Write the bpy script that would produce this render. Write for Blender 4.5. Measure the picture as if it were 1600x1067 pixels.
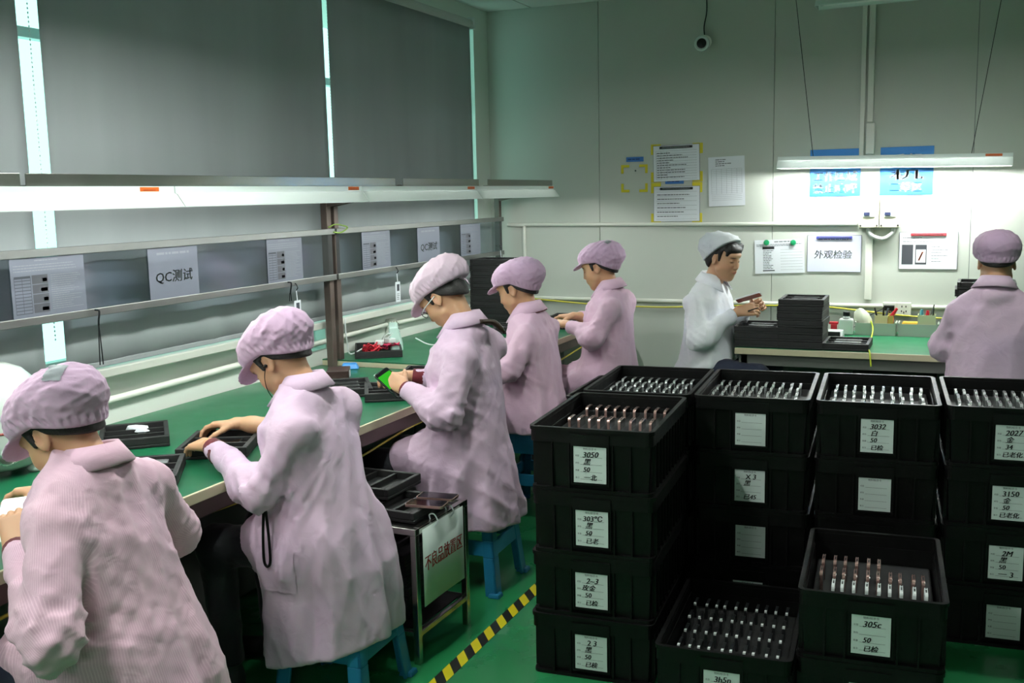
import bpy, bmesh, math, random
import numpy as np
from mathutils import Vector, Matrix
PI = math.pi
SC = bpy.context.scene
C = SC.collection
for o in list(bpy.data.objects):
    bpy.data.objects.remove(o, do_unlink=True)

# ---------------------------------------------------------------- camera
EYE = 1.65
def nrm(v):
    v = np.array(v, float); return v / np.linalg.norm(v)
_d1 = nrm((700, 243.5, 1600))                       # direction of the bench wall in camera axes
_u = nrm(np.cross((1, .021, 0), (700, 243.5, 1600)))
if _u[1] < 0: _u = -_u
_d2 = np.cross(_u, _d1)
if _d2[0] < 0: _d2 = -_d2
_R = np.stack([_d2, _d1, _u])
cam_data = bpy.data.cameras.new('camera')
cam_data.sensor_width = 36; cam_data.lens = 36; cam_data.clip_start = .05; cam_data.clip_end = 100
cam = bpy.data.objects.new('camera', cam_data); C.objects.link(cam)
cam.matrix_world = Matrix(((_R[0][0], _R[0][1], -_R[0][2], 0), (_R[1][0], _R[1][1], -_R[1][2], 0),
                           (_R[2][0], _R[2][1], -_R[2][2], EYE), (0, 0, 0, 1)))
SC.camera = cam
# ---------------------------------------------------------------- daylight outside, exposure
W = bpy.data.worlds.new('daylight'); SC.world = W; W.use_nodes = True
_bg = W.node_tree.nodes['Background']
_bg.inputs[0].default_value = (.80, .97, .94, 1); _bg.inputs[1].default_value = 2.6
SC.view_settings.view_transform = 'Standard'; SC.view_settings.look = 'None'
SC.view_settings.exposure = 0.0; SC.view_settings.gamma = 1; SC.view_settings.use_curve_mapping = False
TUBE = 120.0                                        # brightness of every lit fluorescent tube
TUBE_COL = (.97, 1.0, .96)

# ---------------------------------------------------------------- helpers
def lin(c):
    return tuple(((v/255)/12.92 if v/255 <= .04045 else ((v/255+.055)/1.055)**2.4) for v in c)
MATS = {}
def mat(name, rgb, rough=.5, metal=0, var=0, vscale=8, bump=0, bscale=60, spec=.5, emit=0, coat=0, alpha=1, trans=0):
    if name in MATS: return MATS[name]
    m = bpy.data.materials.new(name); m.use_nodes = True
    nt = m.node_tree; b = nt.nodes['Principled BSDF']
    col = lin(rgb) + (1,)
    b.inputs['Base Color'].default_value = col
    b.inputs['Roughness'].default_value = rough; b.inputs['Metallic'].default_value = metal
    b.inputs['Specular IOR Level'].default_value = spec
    b.inputs['Coat Weight'].default_value = coat
    b.inputs['Alpha'].default_value = alpha
    if emit:
        b.inputs['Emission Color'].default_value = col; b.inputs['Emission Strength'].default_value = emit
    if var or bump:
        tc = nt.nodes.new('ShaderNodeTexCoord')
    if var:
        n = nt.nodes.new('ShaderNodeTexNoise'); n.inputs['Scale'].default_value = vscale; n.inputs['Detail'].default_value = 5
        nt.links.new(tc.outputs['Object'], n.inputs['Vector'])
        mx = nt.nodes.new('ShaderNodeMix'); mx.data_type = 'RGBA'
        mx.inputs[6].default_value = tuple(v*(1-var) for v in col[:3]) + (1,)
        mx.inputs[7].default_value = tuple(min(1, v*(1+var)) for v in col[:3]) + (1,)
        nt.links.new(n.outputs['Fac'], mx.inputs[0]); nt.links.new(mx.outputs[2], b.inputs['Base Color'])
        mr = nt.nodes.new('ShaderNodeMapRange'); mr.inputs[3].default_value = max(.02, rough-.08); mr.inputs[4].default_value = min(1, rough+.1)
        nt.links.new(n.outputs['Fac'], mr.inputs[0]); nt.links.new(mr.outputs[0], b.inputs['Roughness'])
    if bump:
        n2 = nt.nodes.new('ShaderNodeTexNoise'); n2.inputs['Scale'].default_value = bscale; n2.inputs['Detail'].default_value = 3
        nt.links.new(tc.outputs['Object'], n2.inputs['Vector'])
        bp = nt.nodes.new('ShaderNodeBump'); bp.inputs['Strength'].default_value = bump; bp.inputs['Distance'].default_value = .004
        nt.links.new(n2.outputs['Fac'], bp.inputs['Height']); nt.links.new(bp.outputs[0], b.inputs['Normal'])
    MATS[name] = m; return m

def clear_film(name, rough=.08, tint=(235, 245, 245), refl=.12):
    if name in MATS: return MATS[name]
    m = bpy.data.materials.new(name); m.use_nodes = True; nt = m.node_tree
    for n in list(nt.nodes): nt.nodes.remove(n)
    out = nt.nodes.new('ShaderNodeOutputMaterial'); mix = nt.nodes.new('ShaderNodeMixShader')
    t = nt.nodes.new('ShaderNodeBsdfTransparent'); t.inputs[0].default_value = lin(tint) + (1,)
    g = nt.nodes.new('ShaderNodeBsdfGlossy'); g.inputs['Roughness'].default_value = rough
    mix.inputs[0].default_value = refl
    nt.links.new(t.outputs[0], mix.inputs[1]); nt.links.new(g.outputs[0], mix.inputs[2]); nt.links.new(mix.outputs[0], out.inputs[0])
    MATS[name] = m; return m

def emitter(name, rgb, strength):
    if name in MATS: return MATS[name]
    m = bpy.data.materials.new(name); m.use_nodes = True; nt = m.node_tree
    for n in list(nt.nodes): nt.nodes.remove(n)
    out = nt.nodes.new('ShaderNodeOutputMaterial'); e = nt.nodes.new('ShaderNodeEmission')
    e.inputs[0].default_value = tuple(rgb) + (1,); e.inputs[1].default_value = strength
    nt.links.new(e.outputs[0], out.inputs[0]); MATS[name] = m; return m

def glow_plastic(name, rgb, fac):
    m = mat(name, rgb, .3, coat=.2); nt = m.node_tree; b = nt.nodes['Principled BSDF']; out = nt.nodes['Material Output']
    t = nt.nodes.new('ShaderNodeBsdfTranslucent'); t.inputs[0].default_value = (.85, .95, .92, 1); mx = nt.nodes.new('ShaderNodeMixShader'); mx.inputs[0].default_value = fac
    nt.links.new(b.outputs[0], mx.inputs[1]); nt.links.new(t.outputs[0], mx.inputs[2]); nt.links.new(mx.outputs[0], out.inputs[0]); return m

def blind_cloth(name, rgb):
    m = bpy.data.materials.new(name); m.use_nodes = True; nt = m.node_tree
    for n in list(nt.nodes): nt.nodes.remove(n)
    out = nt.nodes.new('ShaderNodeOutputMaterial'); mix = nt.nodes.new('ShaderNodeMixShader')
    d = nt.nodes.new('ShaderNodeBsdfDiffuse'); t = nt.nodes.new('ShaderNodeBsdfTranslucent')
    tc = nt.nodes.new('ShaderNodeTexCoord'); mp = nt.nodes.new('ShaderNodeMapping'); mp.inputs['Scale'].default_value = (3, 3, .35)
    n = nt.nodes.new('ShaderNodeTexNoise'); n.inputs['Scale'].default_value = 1.6; n.inputs['Detail'].default_value = 3
    cr = nt.nodes.new('ShaderNodeMix'); cr.data_type = 'RGBA'
    c = lin(rgb)
    cr.inputs[6].default_value = tuple(v*.86 for v in c) + (1,); cr.inputs[7].default_value = tuple(v*1.12 for v in c) + (1,)
    nt.links.new(tc.outputs['Object'], mp.inputs['Vector']); nt.links.new(mp.outputs[0], n.inputs['Vector'])
    nt.links.new(n.outputs['Fac'], cr.inputs[0]); nt.links.new(cr.outputs[2], d.inputs[0])
    mp2 = nt.nodes.new('ShaderNodeMapping'); mp2.inputs['Scale'].default_value = (1, 2.6, .4); n2 = nt.nodes.new('ShaderNodeTexNoise'); n2.inputs['Scale'].default_value = 1.3; n2.inputs['Detail'].default_value = 2
    nt.links.new(tc.outputs['Object'], mp2.inputs['Vector']); nt.links.new(mp2.outputs[0], n2.inputs['Vector'])
    c2 = nt.nodes.new('ShaderNodeMix'); c2.data_type = 'RGBA'; c2.inputs[6].default_value = (.50, .455, .455, 1); c2.inputs[7].default_value = (.98, .89, .89, 1)
    nt.links.new(n2.outputs['Fac'], c2.inputs[0]); nt.links.new(c2.outputs[2], t.inputs[0])
    mix.inputs[0].default_value = .12
    nt.links.new(d.outputs[0], mix.inputs[1]); nt.links.new(t.outputs[0], mix.inputs[2]); nt.links.new(mix.outputs[0], out.inputs[0])
    MATS[name] = m; return m

def setprops(o, label=None, cat=None, group=None, kind=None):
    if label: o['label'] = label
    if cat: o['category'] = cat
    if group: o['group'] = group
    if kind: o['kind'] = kind
    return o
def thing(name, label, cat, loc=(0, 0, 0), rotz=0, group=None, rot=None):
    o = bpy.data.objects.new(name, None); o.empty_display_size = .05; C.objects.link(o)
    o.location = loc; o.rotation_euler = rot if rot else (0, 0, rotz)
    return setprops(o, label, cat, group)

class MB:
    def __init__(s): s.v = []; s.f = []
    def add(s, vs, fs):
        n = len(s.v); s.v += [tuple(map(float, v)) for v in vs]; s.f += [tuple(i+n for i in f) for f in fs]; return s
    def box(s, lo, hi, M=None):
        (a, b, c), (d, e, f) = lo, hi
        vs = [(a, b, c), (d, b, c), (d, e, c), (a, e, c), (a, b, f), (d, b, f), (d, e, f), (a, e, f)]
        if M is not None: vs = [tuple(M @ Vector(v)) for v in vs]
        return s.add(vs, [(3, 2, 1, 0), (4, 5, 6, 7), (0, 1, 5, 4), (1, 2, 6, 5), (2, 3, 7, 6), (3, 0, 4, 7)])
    def cbox(s, c, size, M=None):
        return s.box([c[i]-size[i]/2 for i in range(3)], [c[i]+size[i]/2 for i in range(3)], M)
    def taper(s, z0, s0, z1, s1, c=(0, 0), c1=None):
        c1 = c1 or c
        q = lambda z, h, cc: [(cc[0]-h[0]/2, cc[1]-h[1]/2, z), (cc[0]+h[0]/2, cc[1]-h[1]/2, z), (cc[0]+h[0]/2, cc[1]+h[1]/2, z), (cc[0]-h[0]/2, cc[1]+h[1]/2, z)]
        return s.add(q(z0, s0, c) + q(z1, s1, c1), [(3, 2, 1, 0), (4, 5, 6, 7), (0, 1, 5, 4), (1, 2, 6, 5), (2, 3, 7, 6), (3, 0, 4, 7)])
    def bar(s, a, b, w, h=None, up=(0, 0, 1)):
        a = Vector(a); b = Vector(b); h = h or w; d = (b-a).normalized(); u = Vector(up)
        if abs(d.dot(u)) > .98: u = Vector((1, 0, 0))
        x = d.cross(u).normalized(); y = x.cross(d)
        q = lambda p: [p - x*w/2 - y*h/2, p + x*w/2 - y*h/2, p + x*w/2 + y*h/2, p - x*w/2 + y*h/2]
        return s.add(q(a) + q(b), [(3, 2, 1, 0), (4, 5, 6, 7), (0, 1, 5, 4), (1, 2, 6, 5), (2, 3, 7, 6), (3, 0, 4, 7)])
    def tube(s, pts, r, n=10, cap=True):
        P = [Vector(p) for p in pts]; rs = r if isinstance(r, (list, tuple)) else [r]*len(P)
        T = [(P[min(i+1, len(P)-1)] - P[max(i-1, 0)]).normalized() for i in range(len(P))]
        u = Vector((0, 0, 1)) if abs(T[0].z) < .9 else Vector((1, 0, 0))
        x = T[0].cross(u).normalized(); vs = []; fs = []
        for i, p in enumerate(P):
            x = (x - T[i]*x.dot(T[i])).normalized(); y = T[i].cross(x)
            for k in range(n):
                a = 2*PI*k/n; vs.append(p + x*math.cos(a)*rs[i] + y*math.sin(a)*rs[i])
        for i in range(len(P)-1):
            for k in range(n):
                fs.append((i*n+k, i*n+(k+1) % n, (i+1)*n+(k+1) % n, (i+1)*n+k))
        if cap:
            fs.append(tuple(range(n-1, -1, -1))); fs.append(tuple((len(P)-1)*n+k for k in range(n)))
        return s.add(vs, fs)
    def lathe(s, prof, n=32, c=(0, 0, 0), axis='z', sx=1, sy=1):
        vs = []; fs = []; m = len(prof)
        for k in range(n):
            a = 2*PI*k/n
            for r, z in prof:
                p = (r*math.cos(a)*sx, r*math.sin(a)*sy, z)
                if axis == 'y': p = (p[0], -p[2], p[1])
                if axis == 'x': p = (p[2], p[0], p[1])
                vs.append((p[0]+c[0], p[1]+c[1], p[2]+c[2]))
        for k in range(n):
            for i in range(m-1):
                fs.append((k*m+i, ((k+1) % n)*m+i, ((k+1) % n)*m+i+1, k*m+i+1))
        return s.add(vs, fs)
    def prism(s, poly, z0, z1):
        n = len(poly)
        return s.add([(x, y, z0) for x, y in poly] + [(x, y, z1) for x, y in poly],
                     [tuple(range(n-1, -1, -1)), tuple(range(n, 2*n))] + [(i, (i+1) % n, n+(i+1) % n, n+i) for i in range(n)])
    def quad(s, a, b, c, d): return s.add([a, b, c, d], [(0, 1, 2, 3)])
    def mesh(s, name):
        me = bpy.data.meshes.new(name); me.from_pydata(s.v, [], s.f); me.update(); return me
    def build(s, name, m, parent=None, smooth=False, bevel=0, seg=2, loc=None, solid=0, auto=False):
        return obj(name, s.mesh(name), m, parent, smooth, bevel, seg, loc, solid, auto)

def obj(name, me, m, parent=None, smooth=False, bevel=0, seg=2, loc=None, solid=0, auto=False):
    o = bpy.data.objects.new(name, me); C.objects.link(o)
    if m is not None and not me.materials: me.materials.append(m)
    if parent: o.parent = parent
    if loc: o.location = loc
    if smooth or auto:
        me.polygons.foreach_set('use_smooth', [True]*len(me.polygons))
    if auto: me.set_sharp_from_angle(angle=math.radians(35))
    if solid:
        md = o.modifiers.new('thickness', 'SOLIDIFY'); md.thickness = solid; md.offset = 0
    if bevel:
        md = o.modifiers.new('bevel', 'BEVEL'); md.width = bevel; md.segments = seg; md.limit_method = 'ANGLE'; md.angle_limit = math.radians(40)
    return o
def struct(name, mb, m, parent=None, **k):
    o = mb.build(name, m, parent, **k)
    if not parent: o['kind'] = 'structure'
    return o
def copy_tree(o, parent=None):
    c = o.copy(); C.objects.link(c); c.parent = parent
    for ch in o.children: copy_tree(ch, c)
    return c
def curve_pts(pts, n=8):
    P = [Vector(p) for p in pts]; out = []
    P = [P[0]*2-P[1]] + P + [P[-1]*2-P[-2]]
    for i in range(1, len(P)-2):
        for k in range(n):
            t = k/n; a, b, c, d = P[i-1], P[i], P[i+1], P[i+2]
            out.append(.5*((2*b) + (c-a)*t + (2*a-5*b+4*c-d)*t*t + (3*b-a-3*c+d)*t**3))
    out.append(P[-2]); return out

# ---------------------------------------------------------------- lettering (built-in font), as flat meshes
_TXT = {}
def text_mesh(s):
    if s in _TXT: return _TXT[s]
    cu = bpy.data.curves.new('lettering', 'FONT'); cu.body = s; cu.size = 1; cu.resolution_u = 2
    o = bpy.data.objects.new('lettering', cu); C.objects.link(o)
    me = bpy.data.meshes.new_from_object(o.evaluated_get(bpy.context.evaluated_depsgraph_get()))
    vs = np.array([v.co[:] for v in me.vertices]).reshape(-1, 3); fs = [tuple(p.vertices) for p in me.polygons]
    bpy.data.objects.remove(o); bpy.data.meshes.remove(me); bpy.data.curves.remove(cu)
    if len(vs):
        lo = vs.min(0); hi = vs.max(0); vs = vs - np.array([(lo[0]+hi[0])/2, (lo[1]+hi[1])/2, 0]); w = hi[0]-lo[0]; h = hi[1]-lo[1]
    else: w = h = 1
    _TXT[s] = (vs, fs, w, h); return _TXT[s]
def put_text(mb, s, cx, cy, h=None, w=None, z=0, shear=0, bold=0, tilt=0):
    """centred lettering in the plane x/y (to be stood up by the caller); h or w gives the size"""
    vs, fs, tw, th = text_mesh(s)
    if not len(vs): return mb
    sy = h/th if h else w/tw; sx = w/tw if w else sy
    for dx in ([0] if not bold else [-bold, 0, bold]):
        q = []
        for v in vs:
            x = v[0]*sx + v[1]*sy*shear + dx; y = v[1]*sy
            q.append((cx + x*math.cos(tilt) - y*math.sin(tilt), cy + x*math.sin(tilt) + y*math.cos(tilt), z))
        mb.add(q, fs)
    return mb
def rect(mb, x0, y0, x1, y1, z=0):
    return mb.quad((x0, y0, z), (x1, y0, z), (x1, y1, z), (x0, y1, z))
def text_lines(mb, rng, x0, x1, y1, y0, n, h, z=0, fill=.8):
    """rows of small word-length dashes, as small print reads from across a room"""
    for i in range(n):
        y = y1 - (y1-y0)*(i+.5)/n; x = x0; end = x0 + (x1-x0)*(fill + (1-fill)*rng.random())
        while x < end:
            w = h*rng.uniform(1.2, 5); rect(mb, x, y-h/2, min(x+w, end), y+h/2, z); x += w + h*.6
    return mb
# ================================================================ the room
XL, YB, ZC, XR, YR = -3.2, 7.0, 2.97, 4.2, -4.2
M_wall = mat('painted_wall', (192, 197, 188), .62, var=.05, vscale=1.5)
M_wallL = mat('white_wall', (216, 222, 214), .5, var=.04, vscale=2)
M_floor = mat('green_epoxy', (40, 134, 80), .28, var=.10, vscale=3, coat=.2)
M_ceil = mat('ceiling_tile', (205, 208, 202), .8, bump=.2, bscale=90)
M_tee = mat('ceiling_tee', (190, 194, 190), .5)
M_wframe = mat('window_frame', (205, 215, 212), .4)
M_glass = clear_film('window_glass', .02, (215, 245, 240), .06)
M_cond = mat('white_conduit', (222, 224, 214), .38)
M_steel = mat('stainless', (178, 178, 172), .22, 1.0, var=.12, vscale=5)
M_alu = mat('aluminium', (138, 140, 138), .4, .9, var=.08, vscale=9)
M_brown = mat('brown_metal', (96, 84, 78), .42, .55, var=.18, vscale=10)
M_white = mat('white_enamel', (224, 234, 230), .25, coat=.3)
M_green = mat('green_mat', (17, 92, 60), .34, var=.10, vscale=6)
M_cream = mat('cream_edge', (196, 190, 158), .5, var=.06)
M_black = mat('black_plastic', (5, 5, 5), .42, spec=.25, var=.2, vscale=20, bump=.12, bscale=120)
M_foam = mat('black_foam', (13, 13, 14), .62, var=.2, vscale=30)
M_paper = mat('paper', (226, 230, 236), .6)
M_ink = mat('ink', (60, 64, 72), .7)
M_inkb = mat('black_ink', (22, 22, 26), .7)
M_grey = mat('grey_print', (120, 124, 130), .7)
M_orange = mat('orange_sticker', (205, 96, 30), .5)
M_yel = mat('yellow_tape', (214, 200, 40), .5)
M_blue = mat('blue_tape', (60, 120, 190), .5)
M_silver = mat('silver_trim', (198, 202, 204), .22, .9)
M_dark = mat('dark_metal', (40, 42, 44), .35, .6)
M_panel = mat('grey_panel', (92, 96, 90), .5, .1, var=.08)
M_clip = mat('clip_metal', (110, 116, 130), .3, .7)

floor = struct('floor', MB().box((XL-.3, YR-.1, -.12), (XR+.1, YB+.1, 0)), M_floor)
ceil_ = struct('ceiling', MB().box((XL-.3, YR-.1, ZC+.02), (XR+.1, YB+.1, ZC+.14)), M_tee)
tile = MB().box((.004, .004, -.004), (.592, .592, .018)).mesh('ceiling_tile')
tile.materials.append(M_ceil)
ntile = 0
for j in range(19):
    for i in range(13):
        x = XL + .006 + i*.6 - .25; y = YB - .6*(j+1)
        if y < YR-.3: continue
        ntile += 1
        if ntile > 240: continue
        obj('ceiling_tile', tile, None, ceil_, loc=(x, y, ZC), bevel=0)

wb = struct('wall_back', MB().box((XL-.3, YB+.012, 0), (XR+.1, YB+.12, ZC+.02)), M_grey)
xs = [XL-.29, -2.35, -1.14, .07, 1.28, 2.49, 3.4, XR+.1]
for a, b in zip(xs[:-1], xs[1:]):
    MB().box((a+.0015, YB, 0), (b-.0015, YB+.02, ZC+.02)).build('wall_panel', M_wall, wb, bevel=.0012)
struct('wall_right', MB().box((XR, YR-.1, 0), (XR+.12, YB, ZC+.02)), M_wall)
struct('wall_rear', MB().box((XL-.3, YR-.12, 0), (XR, YR, ZC+.02)), M_wall)

SILL = .985
wl = MB()
wl.box((XL-.15, YR, 0), (XL, YB, .83)); wl.box((XL-.15, YR, .83), (XL, 4.47, SILL)); wl.box((XL-.15, 4.75, .83), (XL, YB, SILL))
wl.box((XL-.15, YR, 2.86), (XL, YB, ZC+.02)); wl.box((XL-.15, 6.765, SILL), (XL, YB, 2.86)); wl.box((XL-.15, YR, SILL), (XL, -.4, 2.86))
wall_left = struct('wall_left', wl, M_wallL)
struct('trim_1', MB().box((XL, YR, SILL-.03), (XL+.075, YB, SILL+.006)), M_cond, bevel=.004)     # window ledge
w4 = struct('window_4', MB().box((XL-.12, 4.47, .83), (XL-.08, 4.75, .85)).box((XL-.12, 4.47, .955), (XL-.08, 4.75, .985)).box((XL-.12, 4.47, .85), (XL-.08, 4.485, .955)).box((XL-.12, 4.735, .85), (XL-.08, 4.75, .955)), M_wframe)
MB().box((XL-.102, 4.485, .85), (XL-.098, 4.735, .955)).build('pane', M_glass, w4)

def window(n, y0, y1):
    f = MB(); x0, x1 = XL-.12, XL-.07; z0, z1 = SILL, 2.86; t = .045
    f.box((x0, y0, z0), (x1, y0+t, z1)); f.box((x0, y1-t, z0), (x1, y1, z1)); f.box((x0, y0+t, z0), (x1, y1-t, z0+t)); f.box((x0, y0+t, z1-t), (x1, y1-t, z1))
    o = struct('window_%d' % n, f, M_wframe, bevel=.003)
    m = (y0+y1)/2
    MB().box((x0, m-.03, z0+t), (x1, m+.03, z1-t)).build('mullion', M_wframe, o, bevel=.003)
    MB().box((x0, y0+t, 2.28), (x1, m-.03, 2.32)).build('transom', M_wframe, o, bevel=.003)
    MB().box((x0, m+.03, 2.28), (x1, y1-t, 2.32)).build('transom', M_wframe, o, bevel=.003)
    for a, b in ((y0+t, m-.03), (m+.03, y1-t)):
        MB().box((XL-.098, a, z0+t), (XL-.094, b, 2.28)).build('pane', M_glass, o)
        MB().box((XL-.098, a, 2.32), (XL-.094, b, z1-t)).build('pane', M_glass, o)
window(1, -.4, 2.0); window(2, 2.0, 4.38); window(3, 4.38, 6.765)

struct('added_eave', MB().box((XL-1.15, YR, 2.90), (XL-.155, YB, 3.02)), M_wall)          # unseen eave, added to dim the daylight on the upper blinds
# ---------------------------------------------------------------- roller blinds
M_blind = blind_cloth('blind_cloth', (158, 164, 165))
M_chain = mat('bead_chain', (215, 222, 220), .3)
def blind(y0, y1, label, slant=0, chain=None):
    b = thing('roller_blind', label, 'blind', (XL+.04, (y0+y1)/2, SILL+.012), 0, 'grey roller blinds over the windows')
    h = 2.80-SILL; w = (y1-y0)/2
    cl = MB(); nx, nz = 44, 16; rng = random.Random(int(y0*10)); ph = rng.uniform(0, 6)
    for j in range(nz+1):
        for i in range(nx+1):
            y = -w + 2*w*i/nx; z = h*j/nz; k = 1-j/nz
            yy = y + slant*k*(1 if i > nx/2 else -1)*abs(y)/w
            cl.v.append((.004*k*(math.sin(y*19+ph) + .7*math.sin(y*31+1.3*ph)), yy, z))
    for j in range(nz):
        for i in range(nx):
            a = j*(nx+1)+i; cl.f.append((a, a+1, a+nx+2, a+nx+1))
    cl.build('fabric', M_blind, b, smooth=True, solid=.0015)
    MB().box((-.008, -w, 0), (.008, w, .022)).build('bottom_bar', M_blind, b, bevel=.004)
    MB().tube([(0, -w, h+.02), (0, w, h+.02)], .028, 16).build('roller_tube', M_tee, b, smooth=False)
    MB().box((-.03, -w-.015, h-.02), (.04, -w, h+.06)).build('bracket', M_white, b, bevel=.003)
    MB().box((-.03, w, h-.02), (.04, w+.015, h+.06)).build('bracket', M_white, b, bevel=.003)
    if chain is not None:
        ch = MB(); pts = 105
        for k in range(pts):
            z = h - h*.93*k/pts
            ch.add([(.012+dx*.004, chain+dy*.004, z+dz*.006) for dx, dy, dz in ((1, 0, 0), (-1, 0, 0), (0, 1, 0), (0, -1, 0), (0, 0, 1), (0, 0, -1))],
                   [(0, 2, 4), (2, 1, 4), (1, 3, 4), (3, 0, 4), (2, 0, 5), (1, 2, 5), (3, 1, 5), (0, 3, 5)])
        ch.build('bead_chain', M_chain, b)
    return b
blind(.25, 2.815, 'grey roller blind at the left edge, only its right border in view')
blind(2.915, 4.80, 'wide grey roller blind, the lighter one behind the handwritten test sign', chain=-1.0)
blind(4.85, 6.62, 'dark grey roller blind nearest the back wall', chain=-.905)

# ---------------------------------------------------------------- conduits, sockets, cables on the walls
def pipe(name, pts, r, label, cat='pipe', m=None, group=None, n=12):
    o = MB().tube(pts, r, n).build(name, m or M_cond, smooth=False, auto=True); return setprops(o, label, cat, group)
pipe('conduit', [(XL+.018, YR+.1, .835), (XL+.016, 3.2, .848), (XL+.016, 5.38, .884)], .016, 'long white conduit along the low wall behind the workbench')
pipe('conduit', [(XL+.016, 5.50, .878), (XL+.016, 6.96, .866)], .016, 'short white conduit on the low wall right of the wall socket')
pipe('conduit', curve_pts([(-2.93, YB-.016, .91), (-2.93, YB-.016, 1.38), (-2.925, YB-.016, 1.425), (-2.88, YB-.016, 1.433), (-.60, YB-.016, 1.42)], 6), .013, 'white conduit running level under the clipboards, bending down at its left end')
pipe('conduit', [(-3.17, YB-.015, .895), (2.6, YB-.015, .885)], .014, 'low white conduit along the back wall at bench height')
MB_ = MB().box((-.60, YB-.022, 1.83), (-.572, YB-.002, ZC)); setprops(MB_.build('trunking', M_cond, bevel=.003), 'narrow white cable trunking dropping from the ceiling, left of the pair', 'trunking')
MB_ = MB().box((-.556, YB-.03, 2.06), (-.52, YB-.002, ZC)); setprops(MB_.build('trunking', M_cond, bevel=.003), 'wider white cable trunking dropping from the ceiling, right of the pair', 'trunking')
MB_ = MB().box((-.556, YB-.075, 1.86), (-.505, YB-.03, 2.05)); setprops(MB_.build('cable_cover', M_cond, bevel=.004), 'short white cable cover standing off the end of the ceiling trunking', 'trunking')
MB_ = MB().box((-.545, YB-.026, .93), (-.50, YB-.002, 1.385)); setprops(MB_.build('trunking', M_cond, bevel=.003), 'white trunking below the breaker boxes', 'trunking')
pipe('flexible_conduit', curve_pts([(-.53, YB-.05, 1.40), (-.51, YB-.05, 1.35), (-.44, YB-.055, 1.325), (-.385, YB-.05, 1.36), (-.375, YB-.05, 1.40)], 8), .013, 'curved grey flexible conduit looping under the breaker boxes', m=mat('flex', (176, 180, 176), .5))
M_bx = mat('breaker_box', (226, 224, 200), .4)
for x0, x1, lab in ((-.585, -.465, 'cream breaker box, left of the pair under the blue signs'), (-.46, -.34, 'cream breaker box, right of the pair under the blue signs')):
    b = thing('breaker_box', lab, 'breaker box', ((x0+x1)/2, YB, 1.395), 0, 'breaker boxes on the back wall')
    w = (x1-x0)/2
    MB().box((-w, -.075, 0), (w, -.004, .185)).build('case', M_bx, b, bevel=.006)
    MB().box((-w*.62, -.083, .07), (w*.62, -.074, .115)).build('window_flap', M_white, b, bevel=.002)
    MB().box((-w*.5, -.09, .078), (w*.1, -.082, .1)).build('breaker_switch', mat('dark_blue', (34, 40, 70), .4), b, bevel=.002)
    for sx in (-1, 1): MB().lathe([(0, 0), (.006, 0), (.006, .003), (0, .003)], 10, (sx*w*.82, -.076, .015), 'y').build('screw', M_dark, b)
    MB().box((-w*.5, -.0765, .15), (w*.5, -.075, .152)).build('printed_line', M_grey, b)
def socket(loc, rotz, label):
    s = thing('wall_socket', label, 'socket', loc, rotz)
    MB().box((-.043, -.03, -.043), (.043, -.004, .043)).build('plate', M_cond, s, bevel=.005)
    h = MB()
    for x, z in ((-.012, .018), (.012, .018), (-.014, -.012), (.014, -.012), (0, -.02)): h.box((x-.003, -.0312, z-.006), (x+.003, -.0298, z+.006))
    h.build('slots', M_inkb, s); return s
socket((XL, 5.44, .872), PI/2, 'white wall socket between two conduits behind the white power unit')
socket((-.30, YB-.013, .875), 0, 'white wall socket above the metal tool bins')
socket((-.385, YB-.013, .875), 0, 'white wall socket with a black plug in it')
p = thing('power_plug', 'black plug with its cord in the socket over the tool bins', 'plug', (-.385, YB-.045, .885))
MB().box((-.035, -.04, -.016), (.03, 0, .016)).build('plug_body', M_black, p, bevel=.004)
MB().tube(curve_pts([(-.03, -.03, 0), (-.12, -.06, -.05), (-.17, -.12, -.10), (-.26, -.2, -.125), (-.36, -.3, -.128)], 6), .003, 6).build('cord', M_black, p, smooth=True)
pipe('yellow_cable', curve_pts([(-3.0, YB-.035, .90), (-2.4, YB-.04, .86), (-1.9, YB-.05, .852), (-1.5, YB-.05, .87), (-1.0, YB-.06, .885), (-.75, YB-.06, .88), (-.3, YB-.08, .84), (.05, YB-.08, .83), (.8, YB-.06, .86)], 6), .0055, 'yellow cable strung along the back wall above the tables', 'cable', mat('yellow_cable', (206, 196, 70), .45))
# camera on the wall
c = thing('wall_camera', 'round white surveillance camera high on the back wall', 'camera', (-1.60, YB, 2.615))
MB().lathe([(0, 0), (.045, 0), (.045, .012), (.03, .02), (.03, .05)], 24, (0, -.002, .02), 'y').build('mount', M_cond, c, auto=True)
MB().lathe([(.0, .04), (.03, .04), (.044, .05), (.05, .075), (.05, .10), (.042, .108), (.034, .104), (.03, .1), (0, .1)], 28, (0, 0, 0), 'y').build('housing', M_white, c, auto=True)
MB().lathe([(0, .1), (.033, .1), (.031, .106), (.018, .11), (0, .111)], 24, (0, 0, 0), 'y').build('lens', mat('lens', (16, 16, 18), .12), c, auto=True)
MB().tube(curve_pts([(0, -.01, .05), (-.005, -.008, .12), (.012, -.006, .22), (.008, -.006, .36)], 6), .004, 6).build('cord', M_dark, c, smooth=True)
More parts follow.
